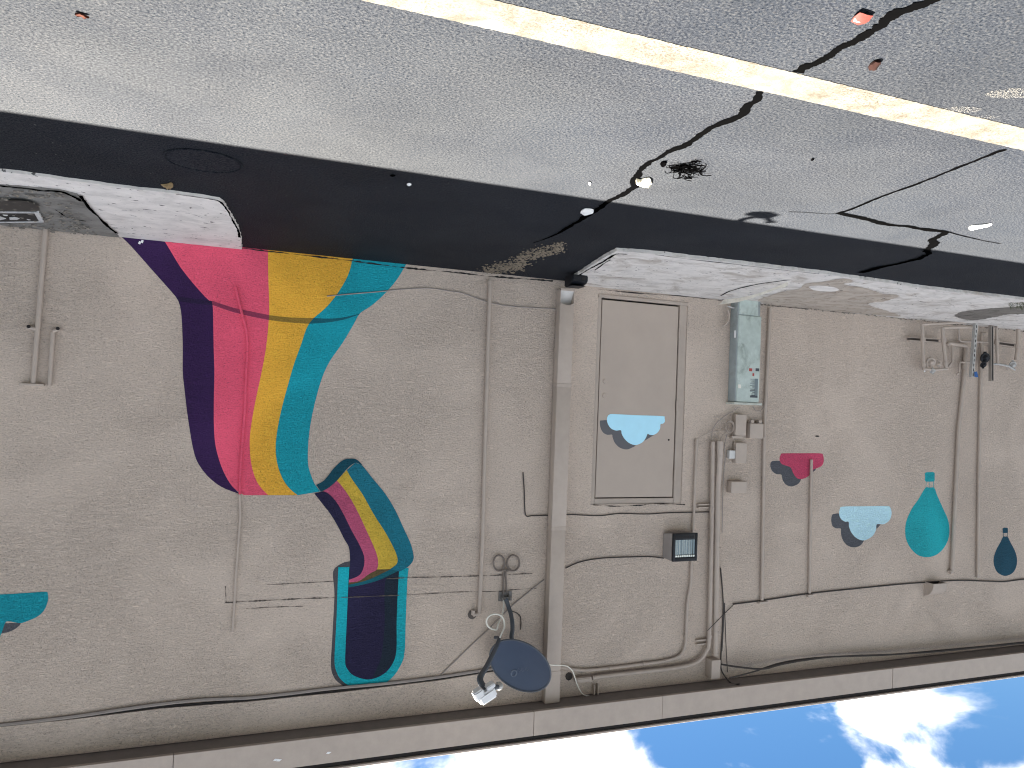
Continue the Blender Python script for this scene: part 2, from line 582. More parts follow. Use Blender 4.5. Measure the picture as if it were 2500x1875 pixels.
pad('rubble_patch', [(-120, 440), (0, 452), (60, 456), (140, 463), (188, 474), (205, 492), (235, 525), (270, 556)], 0.026, M_RUBBLE, 23, [xw(292, 573), xw(-140, 500)])

# soil washed over the landing beyond the cabinet, with bare pale islands
def overlay(name, px, z, mat, seed, j=.012):
    random.seed(seed)
    P = jag_outline(catmull([Gp(u, v, z) for u, v in px], 4, closed=True), .025, j)
    for p in P:
        p.y = min(p.y, -.006)
    bm = bmesh.new()
    sheet(bm, P)
    bm.normal_update()
    for f in bm.faces:
        if f.normal.z < 0: f.normal_flip()
    return link_raw(name, bm, mat, bpy.data.objects['concrete_landing'])
M_SOIL = concrete('dried_soil', (.42, .365, .305), (.24, .195, .15), .8, 6)
overlay('soil_film', [(1850, 734), (1885, 720), (1910, 712), (1950, 705), (1965, 693), (2010, 688), (2060, 680), (2085, 688), (2060, 694), (2110, 703), (2150, 716), (2195, 722), (2160, 736), (2120, 744), (2200, 772), (2100, 766), (1990, 757), (1900, 750)], .0325, M_SOIL, 61, .02)
overlay('bare_island', [(1975, 700), (2000, 697), (2035, 701), (2048, 708), (2030, 712), (1990, 709)], .0345, M_CONC, 62)
overlay('soil_film', [(2330, 772), (2350, 762), (2380, 757), (2440, 752), (2475, 750), (2530, 745), (2540, 765), (2460, 768), (2420, 776), (2370, 782)], .0325, concrete('dark_soil', (.16, .145, .125), (.05, .043, .037), .9, 7), 63, .03)
def edge_crack(px, w, par, z, seed):
    o = ground_ribbon('edge_crack', px, w, z=z, seed=seed, jag=.9)
    o.parent = None
    p_ = bpy.data.objects[par]
    o.location = -LOC[p_.name]
    o.parent = p_
    return o
edge_crack([(1390, 690), (1412, 674), (1440, 656), (1470, 640), (1500, 622), (1512, 620), (1530, 621)], .022, 'concrete_landing', .0325, 71)
edge_crack([(1452, 660), (1466, 650), (1490, 634)], .012, 'concrete_landing', .0330, 72)
edge_crack([(1600, 622), (1690, 634), (1800, 646), (1900, 658), (2000, 669)], .010, 'concrete_landing', .0325, 73)
edge_crack([(1760, 722), (1790, 708), (1850, 694), (1925, 684)], .016, 'concrete_landing', .0330, 74)
edge_crack([(510, 486), (535, 491), (550, 506), (559, 522), (569, 540), (580, 560), (586, 580)], .013, 'concrete_apron', .0225, 75)
edge_crack([(430, 474), (470, 480), (520, 487)], .010, 'concrete_apron', .0225, 76)
edge_crack([(196, 478), (225, 512), (262, 550), (284, 570)], .022, 'rubble_patch', .0285, 77)
edge_crack([(0, 455), (50, 459), (100, 466), (150, 470), (200, 492)], .03, 'rubble_patch', .0285, 78)
edge_crack([(135, 512), (150, 522), (172, 534), (210, 540)], .012, 'rubble_patch', .0285, 79)
random.seed(64)
bm = bmesh.new()
for _ in range(240):
    g = Gp(random.uniform(2462, 2530), random.uniform(737, 752), .034)
    d = Vector((random.uniform(-.03, .03), random.uniform(-.03, .02), random.uniform(.01, .04)))
    sheet(bm, [g, g + Vector((.006, 0, 0)), g + d])
tag(link('moss_tuft', bm, painted('moss_green', (.085, .10, .05), rough=.9, wear=.5, scale=60)), 'small greyish green moss tuft on the landing edge near the gas piping', 'moss', kind='stuff')

# pebbles and grit (loose, uncountable)
def grit(name, spots, mats, seed, z0=0.0):
    random.seed(seed)
    bm = bmesh.new()
    for (x, y, s) in spots:
        r = bmesh.ops.create_icosphere(bm, subdivisions=1, radius=1.0)
        sx, sy, sz = s * random.uniform(.6, 1.3), s * random.uniform(.6, 1.3), s * random.uniform(.35, .6)
        for v in r['verts']:
            v.co = Vector((x + v.co.x * sx, y + v.co.y * sy, z0 + sz * .4 + v.co.z * sz))
    return tag(link(name, bm, mats), kind='stuff')
random.seed(31)
sp = []
for (ua, va, ub, vb, n) in ((1181, 662, 1278, 645, 520), (1262, 634, 1375, 602, 420)):
    for _ in range(n):
        k = random.random()
        g = Gp(ua + (ub - ua) * k + random.gauss(0, 8), va + (vb - va) * k + random.gauss(0, 7))
        if g.y < -0.02:
            sp.append((g.x, g.y, random.uniform(.004, .016)))
tag(grit('sandy_grit', sp, M_DIRT, 32), 'patch of sandy brown grit on the black asphalt near the round wall pipe', 'grit')
sp = []
for _ in range(260):
    g = Gp(random.uniform(-20, 250), random.uniform(450, 560))
    if g.y < -0.03 and g.x > xw(240, 550):
        sp.append((g.x, g.y, random.uniform(.004, .02)))
for _ in range(160):
    u = random.uniform(1750, 2500)
    x = xw(u, 700 + (u - 1600) * .1)
    sp.append((x, -abs(random.gauss(.02, .05)) - .01, random.uniform(.004, .016)))
tag(grit('base_debris', sp, painted('grey_pebbles', (.22, .20, .17), wear=.6, scale=30, rough=.9), 33, 0.04), 'loose pebbles and crumbs lying along the foot of the wall', 'debris')

# ------------------------------------------------------------------ the building
XL, XR = -16.0, 7.0
ZF = Wp(1323, 1735, .25).z                     # underside of the eave box
def mean_z(pts, off):
    return sum(Wp(u, v, off).z for u, v in pts) / len(pts)
ZT = mean_z([(1500, 1775), (2500, 1637), (1300, 1803)], .25)
OV = 0.25
bld = thing('stucco_building', 'long taupe stucco building with flat eave, side wall carrying the murals', 'building', (0, 0, 0))
dx0, dx1 = Wp(1661, 747).x, Wp(1470, 727).x   # door slab
dz0, dz1 = 0.5 * (Wp(1661, 747).z + Wp(1470, 727).z), 0.5 * (Wp(1650, 1216).z + Wp(1456, 1217).z)
ox0, ox1, oz1 = dx0 - .095, dx1 + .045, dz1 + .06   # opening
oz0 = dz0 - 0.03
bm = bmesh.new()
def wall_cell(x0, x1, z0, z1):
    sheet(bm, [(x0, 0, z0), (x1, 0, z0), (x1, 0, z1), (x0, 0, z1)])
for q in ((XL, ox0, -.3, ZF), (ox1, XR, -.3, ZF), (ox0, ox1, oz1, ZF), (ox0, ox1, -.3, oz0)):
    wall_cell(*q)
for a, b_ in (((ox0, oz0), (ox0, oz1)), ((ox0, oz1), (ox1, oz1)), ((ox1, oz1), (ox1, oz0)), ((ox1, oz0), (ox0, oz0))):
    sheet(bm, [(a[0], 0, a[1]), (b_[0], 0, b_[1]), (b_[0], .12, b_[1]), (a[0], .12, a[1])])
box(bm, XL, XR, .12, 8, -.3, ZF - .01)
link_raw('wall', bm, M_WALL, bld)
# rim of the wall is one sheet facing the lot: make sure it faces outward
for o in (bpy.data.objects['wall'],):
    pass

bm = bmesh.new()
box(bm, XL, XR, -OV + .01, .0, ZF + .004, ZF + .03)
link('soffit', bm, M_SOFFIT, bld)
bm = bmesh.new()
box(bm, XL, XR, -OV + .04, 8.2, ZF + .031, ZT + .03)
link('roof', bm, painted('roof_membrane', (.30, .28, .26), rough=.8), bld)
# eave box built of sheet metal lengths with visible joints
fh = ZT - ZF
jx = sorted([XL, Wp(2180, 1631, OV).x, Wp(1618, 1703, OV).x, Wp(1304, 1740, OV).x, Wp(424, 1843, OV).x, XR, Wp(2180, 1631, OV).x - 3.05, Wp(2180, 1631, OV).x - 6.1])
random.seed(5)
for a, b_ in zip(jx[:-1], jx[1:]):
    bm = bmesh.new()
    e = random.uniform(0, .004)
    box(bm, a + .002, b_ - .002, -OV - e, -OV + .035, ZF - random.uniform(0, .003), ZT - .012, .003)
    link('fascia_panel', bm, M_METAL, bld)
bm = bmesh.new()
box(bm, XL, XR, -OV - .012, -OV + .04, ZT + .031, ZT + .052, .003)
link('drip_edge', bm, M_METAL, bld)
bm = bmesh.new()
box(bm, XL, XR, -OV + .012, -OV + .039, ZT - .011, ZT + .030)
link('eave_shade_gap', bm, M_DARK, bld)  # recess coloured dark to draw the shadow line under the drip edge
# frieze band of thicker render under the eave, ends at the downspout
zb = Wp(700, 1700).z
bm = bmesh.new()
xb0 = Wp(1345, 1600).x
PB = [Wp(u, v) for u, v in ((0, 1772), (190, 1752), (392, 1727), (600, 1711), (817, 1689), (1070, 1659), (1206, 1637), (1345, 1613))]
PB = [Vector((XR, 0, PB[0].z))] + PB
T = .028
low = [Vector((p.x, -T, p.z)) for p in PB]
prism(bm, low + [Vector((PB[-1].x, -T, ZF - .002)), Vector((XR, -T, ZF - .002))], (0, T - .002, 0))
link('frieze_band', bm, M_WALL, bld)
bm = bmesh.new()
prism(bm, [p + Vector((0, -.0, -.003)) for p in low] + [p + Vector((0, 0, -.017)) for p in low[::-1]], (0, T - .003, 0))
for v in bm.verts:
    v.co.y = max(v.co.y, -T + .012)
link('band_shade_strip', bm, M_DARK, bld)  # dark strip painting in the shade line under the band

# cracks in the render: fine recessed-looking seams
def seam(name, px, w, mat=M_CRACK, off=0.0035, seed=1, parent=bld, smooth=3):
    random.seed(seed)
    P = catmull([Wp(u, v, off) for u, v in px], 8)
    P = resample(P, max(12, len(P) * 2))
    bm = bmesh.new()
    a, b_ = [], []
    ph = random.uniform(0, 9)
    for i, p in enumerate(P):
        t = (P[min(i + 1, len(P) - 1)] - P[max(i - 1, 0)]).normalized()
        s = Vector((-t.z, 0, t.x))
        k = w * random.uniform(.35, 1.0) * (0.55 + 0.45 * math.sin(i * .37 + ph)) + .0008
        a.append(bm.verts.new(p + s * (k + random.uniform(-w, w) * .4)))
        b_.append(bm.verts.new(p - s * k))
    for i in range(len(P) - 1):
        bm.faces.new((a[i], a[i + 1], b_[i + 1], b_[i]))
    return link(name, bm, mat, parent)
Z4 = lambda pts: zoom(500, 1200, .3165, pts)
seam('wall_crack', Z4([(480, 720), (640, 712), (820, 702), (1000, 692)]), .004, seed=41)
seam('wall_crack', Z4([(1400, 672), (1500, 668), (1700, 662), (1900, 658), (2212, 648)]) + [(1240, 1403), (1300, 1400)], .007, seed=42, off=.0075)
seam('wall_crack', Z4([(155, 858), (300, 850), (600, 835), (800, 825), (1000, 820)]), .007, seed=43)
seam('wall_crack', Z4([(1000, 820), (1200, 812), (1500, 800)]), .006, seed=44, off=.0075)
seam('wall_crack', Z4([(1560, 797), (1800, 785), (1950, 775), (2212, 772)]) + [(1250, 1440), (1310, 1436)], .004, seed=45)
seam('wall_crack', Z4([(160, 730), (162, 790), (165, 860)]), .005, seed=46)
seam('wall_crack', Z4([(320, 905), (480, 895), (640, 888), (760, 885)]), .004, seed=47)
seam('wall_crack', [(592, 606), (660, 614), (760, 625), (860, 637), (1000, 655), (1100, 664), (1200, 675), (1350, 686)], .010, seed=48, mat=M_DARK)
seam('wall_crack', [(290, 575), (400, 588), (500, 598), (592, 606)], .007, seed=49, mat=M_DARK, off=.0075)
seam('wall_crack', [(1461, 706), (1560, 716), (1680, 724), (1760, 734), (1900, 748), (2010, 757), (2100, 766), (2250, 781), (2330, 788), (2480, 798), (2560, 806)], .006, seed=50, mat=M_DARK)
seam('wall_crack', zoom(0, 480, .1085, [(1140, 680), (1350, 690), (1600, 715), (1750, 790), (1900, 860)]), .004, seed=51)
seam('wall_crack', [(1448, 1233), (1500, 1236), (1560, 1234), (1600, 1230), (1672, 1232)], .006, seed=52, mat=M_DARK)
bm = bmesh.new()
c = Wp(1995, 1065, .002)
disc(bm, c, (0, -1, 0), .030, .003, 14)
for v in bm.verts:
    v.co.z = c.z + (v.co.z - c.z) * .33
link('wall_gouge', bm, painted('gouge', (.06, .05, .045), rough=.9, wear=.4, scale=80), bld)

# door
bm = bmesh.new()
box(bm, dx0 + .012, dx1 - .011, .012, .055, dz0 + .012, dz1 - .011, .003)
door = link('door', bm, M_DOOR, bld)
bm = bmesh.new()
for q in ((ox0, dx0, oz0, oz1), (dx1, ox1, oz0, oz1), (dx0 + .001, dx1 - .001, dz1, oz1)):
    box(bm, q[0] + .0005, q[1] - .0005, .006 + (.004 if q[2] == dz1 else 0), .058, q[2] + .0005, q[3] - .0005, .003)
link('door_frame', bm, M_TRIM, bld)
bm = bmesh.new()
box(bm, ox0, ox1, .06, .1, oz0 - .02, oz1)
link('door_backing', bm, M_DARK, bld)
bm = bmesh.new()
box(bm, ox0 + .002, ox1 - .002, -.012, .05, oz0 - .01, oz0 + .024, .004)
link('door_sill', bm, M_TRIM, bld)
for v in (813, 991, 1160):
    p = Wp(1659 - (v - 800) * .02, v)
    bm = bmesh.new()
    tube(bm, [(dx0 + .003, -.002, p.z - .055), (dx0 + .003, -.002, p.z + .055)], .009, 10)
    link('hinge', bm, M_DOOR, door)
for v, r in ((931, .026), (966, .030)):
    p = Wp(1478, v)
    bm = bmesh.new()
    disc(bm, (p.x, .012, p.z), (0, -1, 0), r, .007, 20, r * .85)
    link('lock_plate', bm, M_DOOR, door)
p = Wp(1634, 1074)
bm = bmesh.new(); disc(bm, (p.x, .012, p.z), (0, -1, 0), .010, .004, 12); link('peephole', bm, M_DARK, door)

# ------------------------------------------------------------------ murals: paint films a millimetre or two thick on the wall
def MP(name, col, **k):
    return stucco('paint_' + name, col, wear=.04, bump=1.4, **{'crev_': .40, **k})
M_PURPLE = MP('purple', (.038, .012, .075)); M_PINK = MP('pink', (.93, .115, .20)); M_YEL = MP('yellow', (.99, .50, .055)); M_TEAL = MP('teal', (.008, .38, .47))
M_NAVY = MP('navy', (.022, .018, .060)); M_PINK2 = MP('dusty_pink', (.52, .095, .19)); M_YEL2 = MP('mustard', (.66, .45, .055)); M_TEAL2 = MP('deep_teal', (.010, .185, .26)); M_DTEAL = MP('dark_teal', (.004, .075, .115))
M_CYAN = MP('cyan', (.008, .44, .52)); M_OLIVE = MP('olive', (.115, .085, .035)); M_NAVYG = MP('navy_green', (.014, .026, .045)); M_GREY = MP('grey', (.085, .085, .095))
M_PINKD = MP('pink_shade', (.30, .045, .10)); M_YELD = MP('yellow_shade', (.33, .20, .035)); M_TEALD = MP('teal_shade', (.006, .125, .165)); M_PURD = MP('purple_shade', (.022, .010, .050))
M_SKYB = MP('pale_blue', (.56, .86, .98), crev_=.95); M_PINKC = MP('cloud_pink', (.62, .075, .155)); M_SLATE = MP('slate', (.105, .11, .125)); M_TEALB = MP('balloon_teal', (.012, .40, .45)); M_DBAL = MP('balloon_dark', (.008, .07, .115))
def flat(name, col):
    return painted('flat_' + name, col, rough=.6, wear=.04)
def film(name, px, off, mat, parent, closed_smooth=True, n=5):
    P = [Wp(u, v, off) for u, v in px]
    if closed_smooth:
        P = catmull(P, n, closed=True)
    bm = bmesh.new()
    sheet(bm, P)
    return link_face(name, bm, mat, parent)
def link_face(name, bm, mat, parent):
    bm.normal_update()
    for f in bm.faces:
        if f.normal.y > 0:
            f.normal_flip()
    return link_raw(name, bm, mat, parent)
def stripe(name, A, B, off, mat, parent, n=60):
    a = resample(catmull([Wp(u, v, off) for u, v in A], 6), n)
    b_ = resample(catmull([Wp(u, v, off) for u, v in B], 6), n)
    bm = bmesh.new()
    va = [bm.verts.new(p) for p in a]
    vb = [bm.verts.new(p) for p in b_]
    for i in range(n - 1):
        bm.faces.new((va[i], va[i + 1], vb[i + 1], vb[i]))
    return link_face(name, bm, mat, parent)
Zm = lambda pts: zoom(250, 550, .4219, pts)
mur = thing('rainbow_slide_mural', 'large mural of a purple, pink, yellow and teal slide pouring from a cyan portal', 'mural', Wp(700, 1000, .001))
E0 = Zm([(70, 30), (160, 115), (280, 250), (400, 385), (435, 430), (452, 480), (460, 560), (465, 700), (465, 850), (475, 950), (490, 1080), (505, 1180), (520, 1270), (545, 1360), (590, 1430), (640, 1480), (700, 1520), (795, 1556)])
E1 = Zm([(340, 60), (395, 150), (450, 240), (520, 330), (600, 420), (635, 450), (640, 500), (642, 600), (645, 750), (648, 850), (645, 1000), (645, 1150), (650, 1240), (662, 1310), (690, 1400), (730, 1480), (795, 1556)])
E1b = E1[:-1] + Zm([(765, 1525), (820, 1562)])
E2 = Zm([(958, 125), (960, 300), (965, 450), (962, 560), (945, 720), (915, 880), (885, 1020), (862, 1150), (852, 1260), (860, 1370), (880, 1450), (910, 1510), (960, 1562)])
E3 = Zm([(1450, 180), (1425, 280), (1370, 380), (1300, 470), (1215, 545), (1180, 600), (1150, 690), (1110, 800), (1075, 920), (1040, 1050), (1015, 1170), (1003, 1270), (1010, 1370), (1040, 1460), (1080, 1520), (1130, 1562)])
E4 = Zm([(1760, 222), (1700, 320), (1620, 410), (1550, 470), (1490, 510), (1450, 580), (1390, 680), (1320, 780), (1280, 860), (1250, 950), (1220, 1070), (1200, 1180), (1190, 1290), (1190, 1380), (1205, 1440), (1230, 1500), (1262, 1540)])
stripe('purple_stripe', E0, E1, .0016, M_PURPLE, mur)
stripe('pink_stripe', E1b, E2, .0018, M_PINK, mur)
stripe('yellow_stripe', E2, E3, .0020, M_YEL, mur)
stripe('teal_stripe', E3, E4, .0022, M_TEAL, mur)
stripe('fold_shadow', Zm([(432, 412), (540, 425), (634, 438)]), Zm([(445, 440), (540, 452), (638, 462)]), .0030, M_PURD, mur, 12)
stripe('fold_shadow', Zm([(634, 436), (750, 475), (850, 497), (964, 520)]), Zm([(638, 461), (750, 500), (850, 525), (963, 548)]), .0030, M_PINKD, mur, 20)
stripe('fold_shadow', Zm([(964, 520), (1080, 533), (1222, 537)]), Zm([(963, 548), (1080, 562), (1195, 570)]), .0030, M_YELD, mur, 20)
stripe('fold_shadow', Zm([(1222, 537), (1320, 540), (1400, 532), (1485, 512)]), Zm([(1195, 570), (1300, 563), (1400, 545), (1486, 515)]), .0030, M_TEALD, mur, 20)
Zr = lambda pts: zoom(500, 1000, .3014, pts)
R_out = [(1220, 430), (1260, 445), (1290, 470), (1370, 570), (1460, 680), (1540, 810), (1610, 960), (1665, 1080), (1690, 1170), (1688, 1220), (1650, 1270), (1580, 1312)]
R_ty = [(1150, 490), (1190, 560), (1280, 690), (1370, 850), (1460, 990), (1520, 1100), (1555, 1180), (1562, 1230), (1545, 1260), (1500, 1292)]
R_yp = [(1070, 575), (1110, 620), (1180, 720), (1250, 850), (1310, 980), (1360, 1090), (1395, 1180), (1405, 1250), (1395, 1295)]
R_pn = [(958, 662), (1000, 680), (1060, 740), (1120, 840), (1190, 980), (1250, 1090), (1285, 1170), (1293, 1240), (1275, 1310), (1240, 1350), (1170, 1378)]
R_nv = [(888, 680), (950, 760), (1020, 850), (1080, 950), (1130, 1050), (1165, 1110), (1175, 1180), (1176, 1280), (1168, 1378)]
film('portal_shadow', Z4([(1003, 590), (1000, 800), (985, 1100), (973, 1330), (990, 1420), (1040, 1480), (1130, 1508), (1200, 1300), (1200, 600)]), .0010, M_GREY, mur)
P_in = [(1115, 583), (1108, 700), (1095, 1000), (1083, 1300), (1100, 1370), (1150, 1420), (1250, 1450), (1340, 1430), (1420, 1370), (1475, 1250), (1480, 1000), (1490, 750), (1500, 590)]
P_out = [(1030, 583), (1025, 700), (1015, 1000), (1000, 1300), (1020, 1400), (1060, 1460), (1130, 1505), (1230, 1517), (1350, 1500), (1440, 1440), (1500, 1360), (1540, 1250), (1550, 1000), (1562, 700), (1573, 590)]
# the portal foot runs up onto the frieze band, so its film follows the band's face
stripe('portal_frame', Z4(P_out), Z4(P_in), .0034, M_CYAN, mur, 90)
film('portal_interior', Z4(P_in), .0022, M_NAVY, mur, n=4)
film('portal_interior_shade', Z4([(1395, 680), (1494, 620), (1488, 760), (1480, 1200), (1440, 1330), (1300, 1440), (1355, 1300), (1378, 1150), (1388, 1000)]), .0028, M_NAVYG, mur)
stripe('lower_teal_curl', Zr([(1600, 1290), (1560, 1310), (1490, 1345), (1400, 1385), (1280, 1418), (1165, 1440)]), Zr([(1600, 1262), (1500, 1296), (1400, 1345), (1300, 1385), (1230, 1402), (1165, 1416)]), .0040, M_TEALD, mur, 30)
stripe('olive_curl', Zr([(1510, 1292), (1440, 1325), (1350, 1368), (1270, 1395), (1166, 1418)]), Zr([(1500, 1285), (1392, 1292), (1330, 1328), (1250, 1382), (1168, 1398)]), .0044, M_OLIVE, mur, 30)
stripe('dusty_pink_stripe', Zr(R_pn), Zr(R_yp + [(1330, 1332), (1250, 1388), (1168, 1400)]), .0048, M_PINK2, mur)
stripe('navy_stripe', Zr(R_nv), Zr(R_pn), .0052, M_NAVY, mur)
stripe('mustard_stripe', Zr(R_yp), Zr(R_ty), .0056, M_YEL2, mur)
stripe('deep_teal_stripe', Zr(R_ty), Zr(R_out), .0060, M_TEAL2, mur)
stripe('ribbon_fold', Zr([(903, 610), (970, 570), (1050, 470), (1120, 410), (1180, 397), (1230, 405), (1280, 452)]), Zr([(940, 665), (1000, 635), (1070, 575), (1140, 492), (1185, 450), (1225, 430), (1262, 446)]), .0064, M_DTEAL, mur, 40)

Zc = lambda pts: zoom(1800, 1050, .3165, pts)
def painted_cloud(label, Z, cloud, shadow, mat, extra=None, off=.001, group='painted clouds on the wall', smat=None):
    c0 = Z(cloud)[0]
    t = thing('painted_cloud', label, 'mural', Wp(*c0, off), group)
    film('cloud_shadow', Z(shadow), off, smat or M_SLATE, t)
    if extra:
        film('cloud_shadow', Z(extra), off + .0004, smat or M_SLATE, t, False)
    film('cloud', Z(cloud), off + .0012, mat, t)
    return t
painted_cloud('pink painted cloud with slate shadow, crossed by the end of a thin wall pipe', Zc,
    [(335, 190), (352, 180), (500, 179), (640, 180), (662, 195), (667, 240), (652, 275), (620, 292), (590, 302), (580, 320), (555, 350), (520, 372), (480, 378), (455, 365), (430, 330), (413, 290), (380, 275), (345, 262), (326, 230)],
    [(262, 245), (290, 237), (340, 240), (420, 250), (500, 300), (500, 360), (490, 385), (470, 415), (420, 435), (375, 420), (350, 385), (340, 345), (300, 338), (268, 315), (255, 275)], M_PINKC, [(570, 290), (612, 290), (600, 312), (578, 328)])
painted_cloud('pale blue painted cloud with slate shadow on rough stucco beside the teal balloon', Zc,
    [(792, 606), (818, 590), (980, 588), (1150, 586), (1182, 600), (1190, 650), (1172, 698), (1130, 726), (1078, 727), (1070, 770), (1045, 815), (1000, 845), (960, 850), (915, 830), (880, 790), (862, 745), (858, 708), (830, 706), (800, 685), (786, 650)],
    [(732, 655), (750, 646), (800, 648), (900, 700), (1000, 800), (978, 852), (950, 890), (900, 905), (850, 890), (815, 850), (800, 800), (798, 760), (760, 757), (732, 735), (725, 690)], M_SKYB, [(1066, 722), (1106, 728), (1085, 752), (1062, 768)])
Zd = lambda pts: zoom(1100, 600, .3014, pts)
painted_cloud('pale blue painted cloud with dark grey shadow on the smooth door', Zd,
    [(1290, 1366), (1320, 1363), (1500, 1372), (1715, 1380), (1733, 1395), (1735, 1425), (1720, 1441), (1701, 1446), (1697, 1480), (1675, 1515), (1640, 1533), (1610, 1530), (1596, 1524), (1580, 1560), (1550, 1595), (1500, 1614), (1450, 1600), (1410, 1565), (1387, 1525), (1379, 1495), (1340, 1497), (1300, 1480), (1275, 1445), (1267, 1410), (1273, 1380)],
    [(1210, 1422), (1225, 1415), (1300, 1418), (1400, 1480), (1480, 1560), (1500, 1613), (1470, 1635), (1425, 1650), (1370, 1635), (1330, 1595), (1312, 1550), (1308, 1530), (1270, 1531), (1235, 1512), (1214, 1470)], flat('pale_blue', (.45, .80, .96)), [(1590, 1520), (1648, 1533), (1600, 1562), (1572, 1580)], off=-.0108, smat=flat('door_slate', (.105, .105, .115)))
Ze = lambda pts: zoom(0, 1350, .3164, pts)
painted_cloud('teal painted cloud cut by the picture edge, on the wall beyond the slide mural', Ze,
    [(0, 320), (180, 310), (345, 300), (368, 312), (371, 360), (345, 435), (290, 490), (200, 530), (150, 541), (70, 528), (40, 540), (15, 610), (-10, 660), (-60, 720), (-150, 750), (-240, 720), (-300, 640), (-380, 600), (-440, 520), (-440, 400), (-400, 335), (-200, 326)],
    [(-400, 500), (-200, 500), (0, 540), (100, 540), (160, 543), (120, 585), (60, 612), (-20, 640), (-60, 760), (-150, 810), (-260, 800), (-360, 720), (-460, 640), (-500, 560)], MP('cloud_teal', (.006, .33, .41)))
def balloon(label, basket, ropes, env, mat, kind_):
    t = thing('painted_balloon', label, 'mural', Wp(*Zc(env)[0], .001), 'painted hot air balloons')
    film('balloon_envelope', Zc(env), .0014, mat, t)
    film('basket', Zc(basket), .0014, mat, t, True, 3)
    for (x0, y0, x1, y1) in ropes:
        a, b_ = Zc([(x0, y0), (x1, y1)])
        bm = bmesh.new()
        sheet(bm, [Wp(a[0] - .6, a[1], .0018), Wp(a[0] + .6, a[1], .0018), Wp(b_[0] + .6, b_[1], .0018), Wp(b_[0] - .6, b_[1], .0018)])
        link_face('rope', bm, mat, t)
balloon('large teal painted hot air balloon with basket beside the pale blue cloud', [(1450, 330), (1485, 324), (1520, 328), (1522, 360), (1520, 393), (1485, 398), (1450, 394), (1449, 360)],
    [(1458, 390, 1455, 448), (1485, 390, 1485, 448), (1513, 390, 1516, 448)],
    [(1450, 447), (1485, 444), (1520, 447), (1545, 510), (1590, 610), (1625, 690), (1637, 770), (1625, 850), (1585, 920), (1530, 965), (1465, 980), (1395, 965), (1340, 915), (1305, 850), (1295, 780), (1305, 700), (1345, 610), (1400, 530)], M_TEALB, 0)
balloon('small dark blue green painted hot air balloon at the end of the wall', [(2048, 757), (2067, 753), (2086, 756), (2087, 775), (2086, 791), (2067, 794), (2048, 792), (2047, 775)],
    [(2053, 790, 2053, 826), (2083, 790, 2083, 826)],
    [(2050, 824), (2068, 822), (2086, 824), (2110, 870), (2145, 940), (2158, 1000), (2150, 1060), (2120, 1105), (2065, 1125), (2010, 1100), (1983, 1050), (1977, 995), (1995, 930), (2030, 865)], M_DBAL, 1)

# ------------------------------------------------------------------ downspout
dn = thing('downspout', 'square taupe sheet metal downspout running from the eave to the ground beside the door', 'downspout', Wp(1385, 705))
D = .115
fx0, fx1 = Wp(1385, 1200, D).x, Wp(1350.5, 1200, D).x
zj = [Wp(1390, 745, D).z, Wp(1385, 938, D).z, Wp(1370, 1287, D).z, Wp(1352, 1640, D).z, ZF]
for k in range(4):
    bm = bmesh.new()
    g_ = .0015 * (k % 2)
    box(bm, fx0 - g_, fx1 + g_, -D - g_, -.012, zj[k] + .0015, zj[k + 1] - .0015 + (.012 if k < 3 else 0) * 0, .006, 2)
    link('pipe_section', bm, M_METAL, dn)
for k in (1, 2, 3):
    bm = bmesh.new()
    box(bm, fx0 - .003, fx1 + .003, -D - .003, -.010, zj[k] - .004, zj[k] + .03, .002)
    link('joint_collar', bm, M_METAL, dn)
zb0 = Wp(1390, 712, D).z
bm = bmesh.new()   # open shoe at the foot: two side cheeks, back and a curved inner chute
wv = fx1 - fx0
prism(bm, [(fx0, -D, zb0 - .02), (fx0, -.012, zb0 - .02), (fx0, -.012, zj[0]), (fx0, -D, zj[0])], (.004, 0, 0))
prism(bm, [(fx1 - .004, -D, zb0 - .02), (fx1 - .004, -.012, zb0 - .02), (fx1 - .004, -.012, zj[0]), (fx1 - .004, -D, zj[0])], (.004, 0, 0))
box(bm, fx0, fx1, -D - .004, -D + .02, zb0 - .03, zb0 - .006, .002)
link('shoe', bm, M_METAL, dn)
bm = bmesh.new()
for i in range(8):
    a0, a1 = i / 8, (i + 1) / 8
    f = lambda a: (-.02 - (D - .025) * math.sin(a * math.pi / 2) ** 1.0, zb0 - .008 + (zj[0] - zb0) * 1.1 * (1 - math.sin(a * math.pi / 2)) )
    y0, z0 = f(a0); y1, z1 = f(a1)
    sheet(bm, [(fx0 + .005, y0, z0), (fx1 - .005, y0, z0), (fx1 - .005, y1, z1), (fx0 + .005, y1, z1)])
link('inner_chute', bm, painted('bare_metal_inner', (.55, .53, .50), rough=.4), dn)
bm = bmesh.new()   # front lip with an arched cut
arc = [(fx0 + .004 + wv * .97 * k / 12, -D, zj[0] - .022 * (abs(k - 6) / 6) ** 2) for k in range(13)]
prism(bm, [(fx0 + .001, -D, zj[0] + .002)] + [(a, b_, c_) for a, b_, c_ in arc] + [(fx1 - .001, -D, zj[0] + .002)], (0, .003, 0))
link('front_lip', bm, M_METAL, dn)

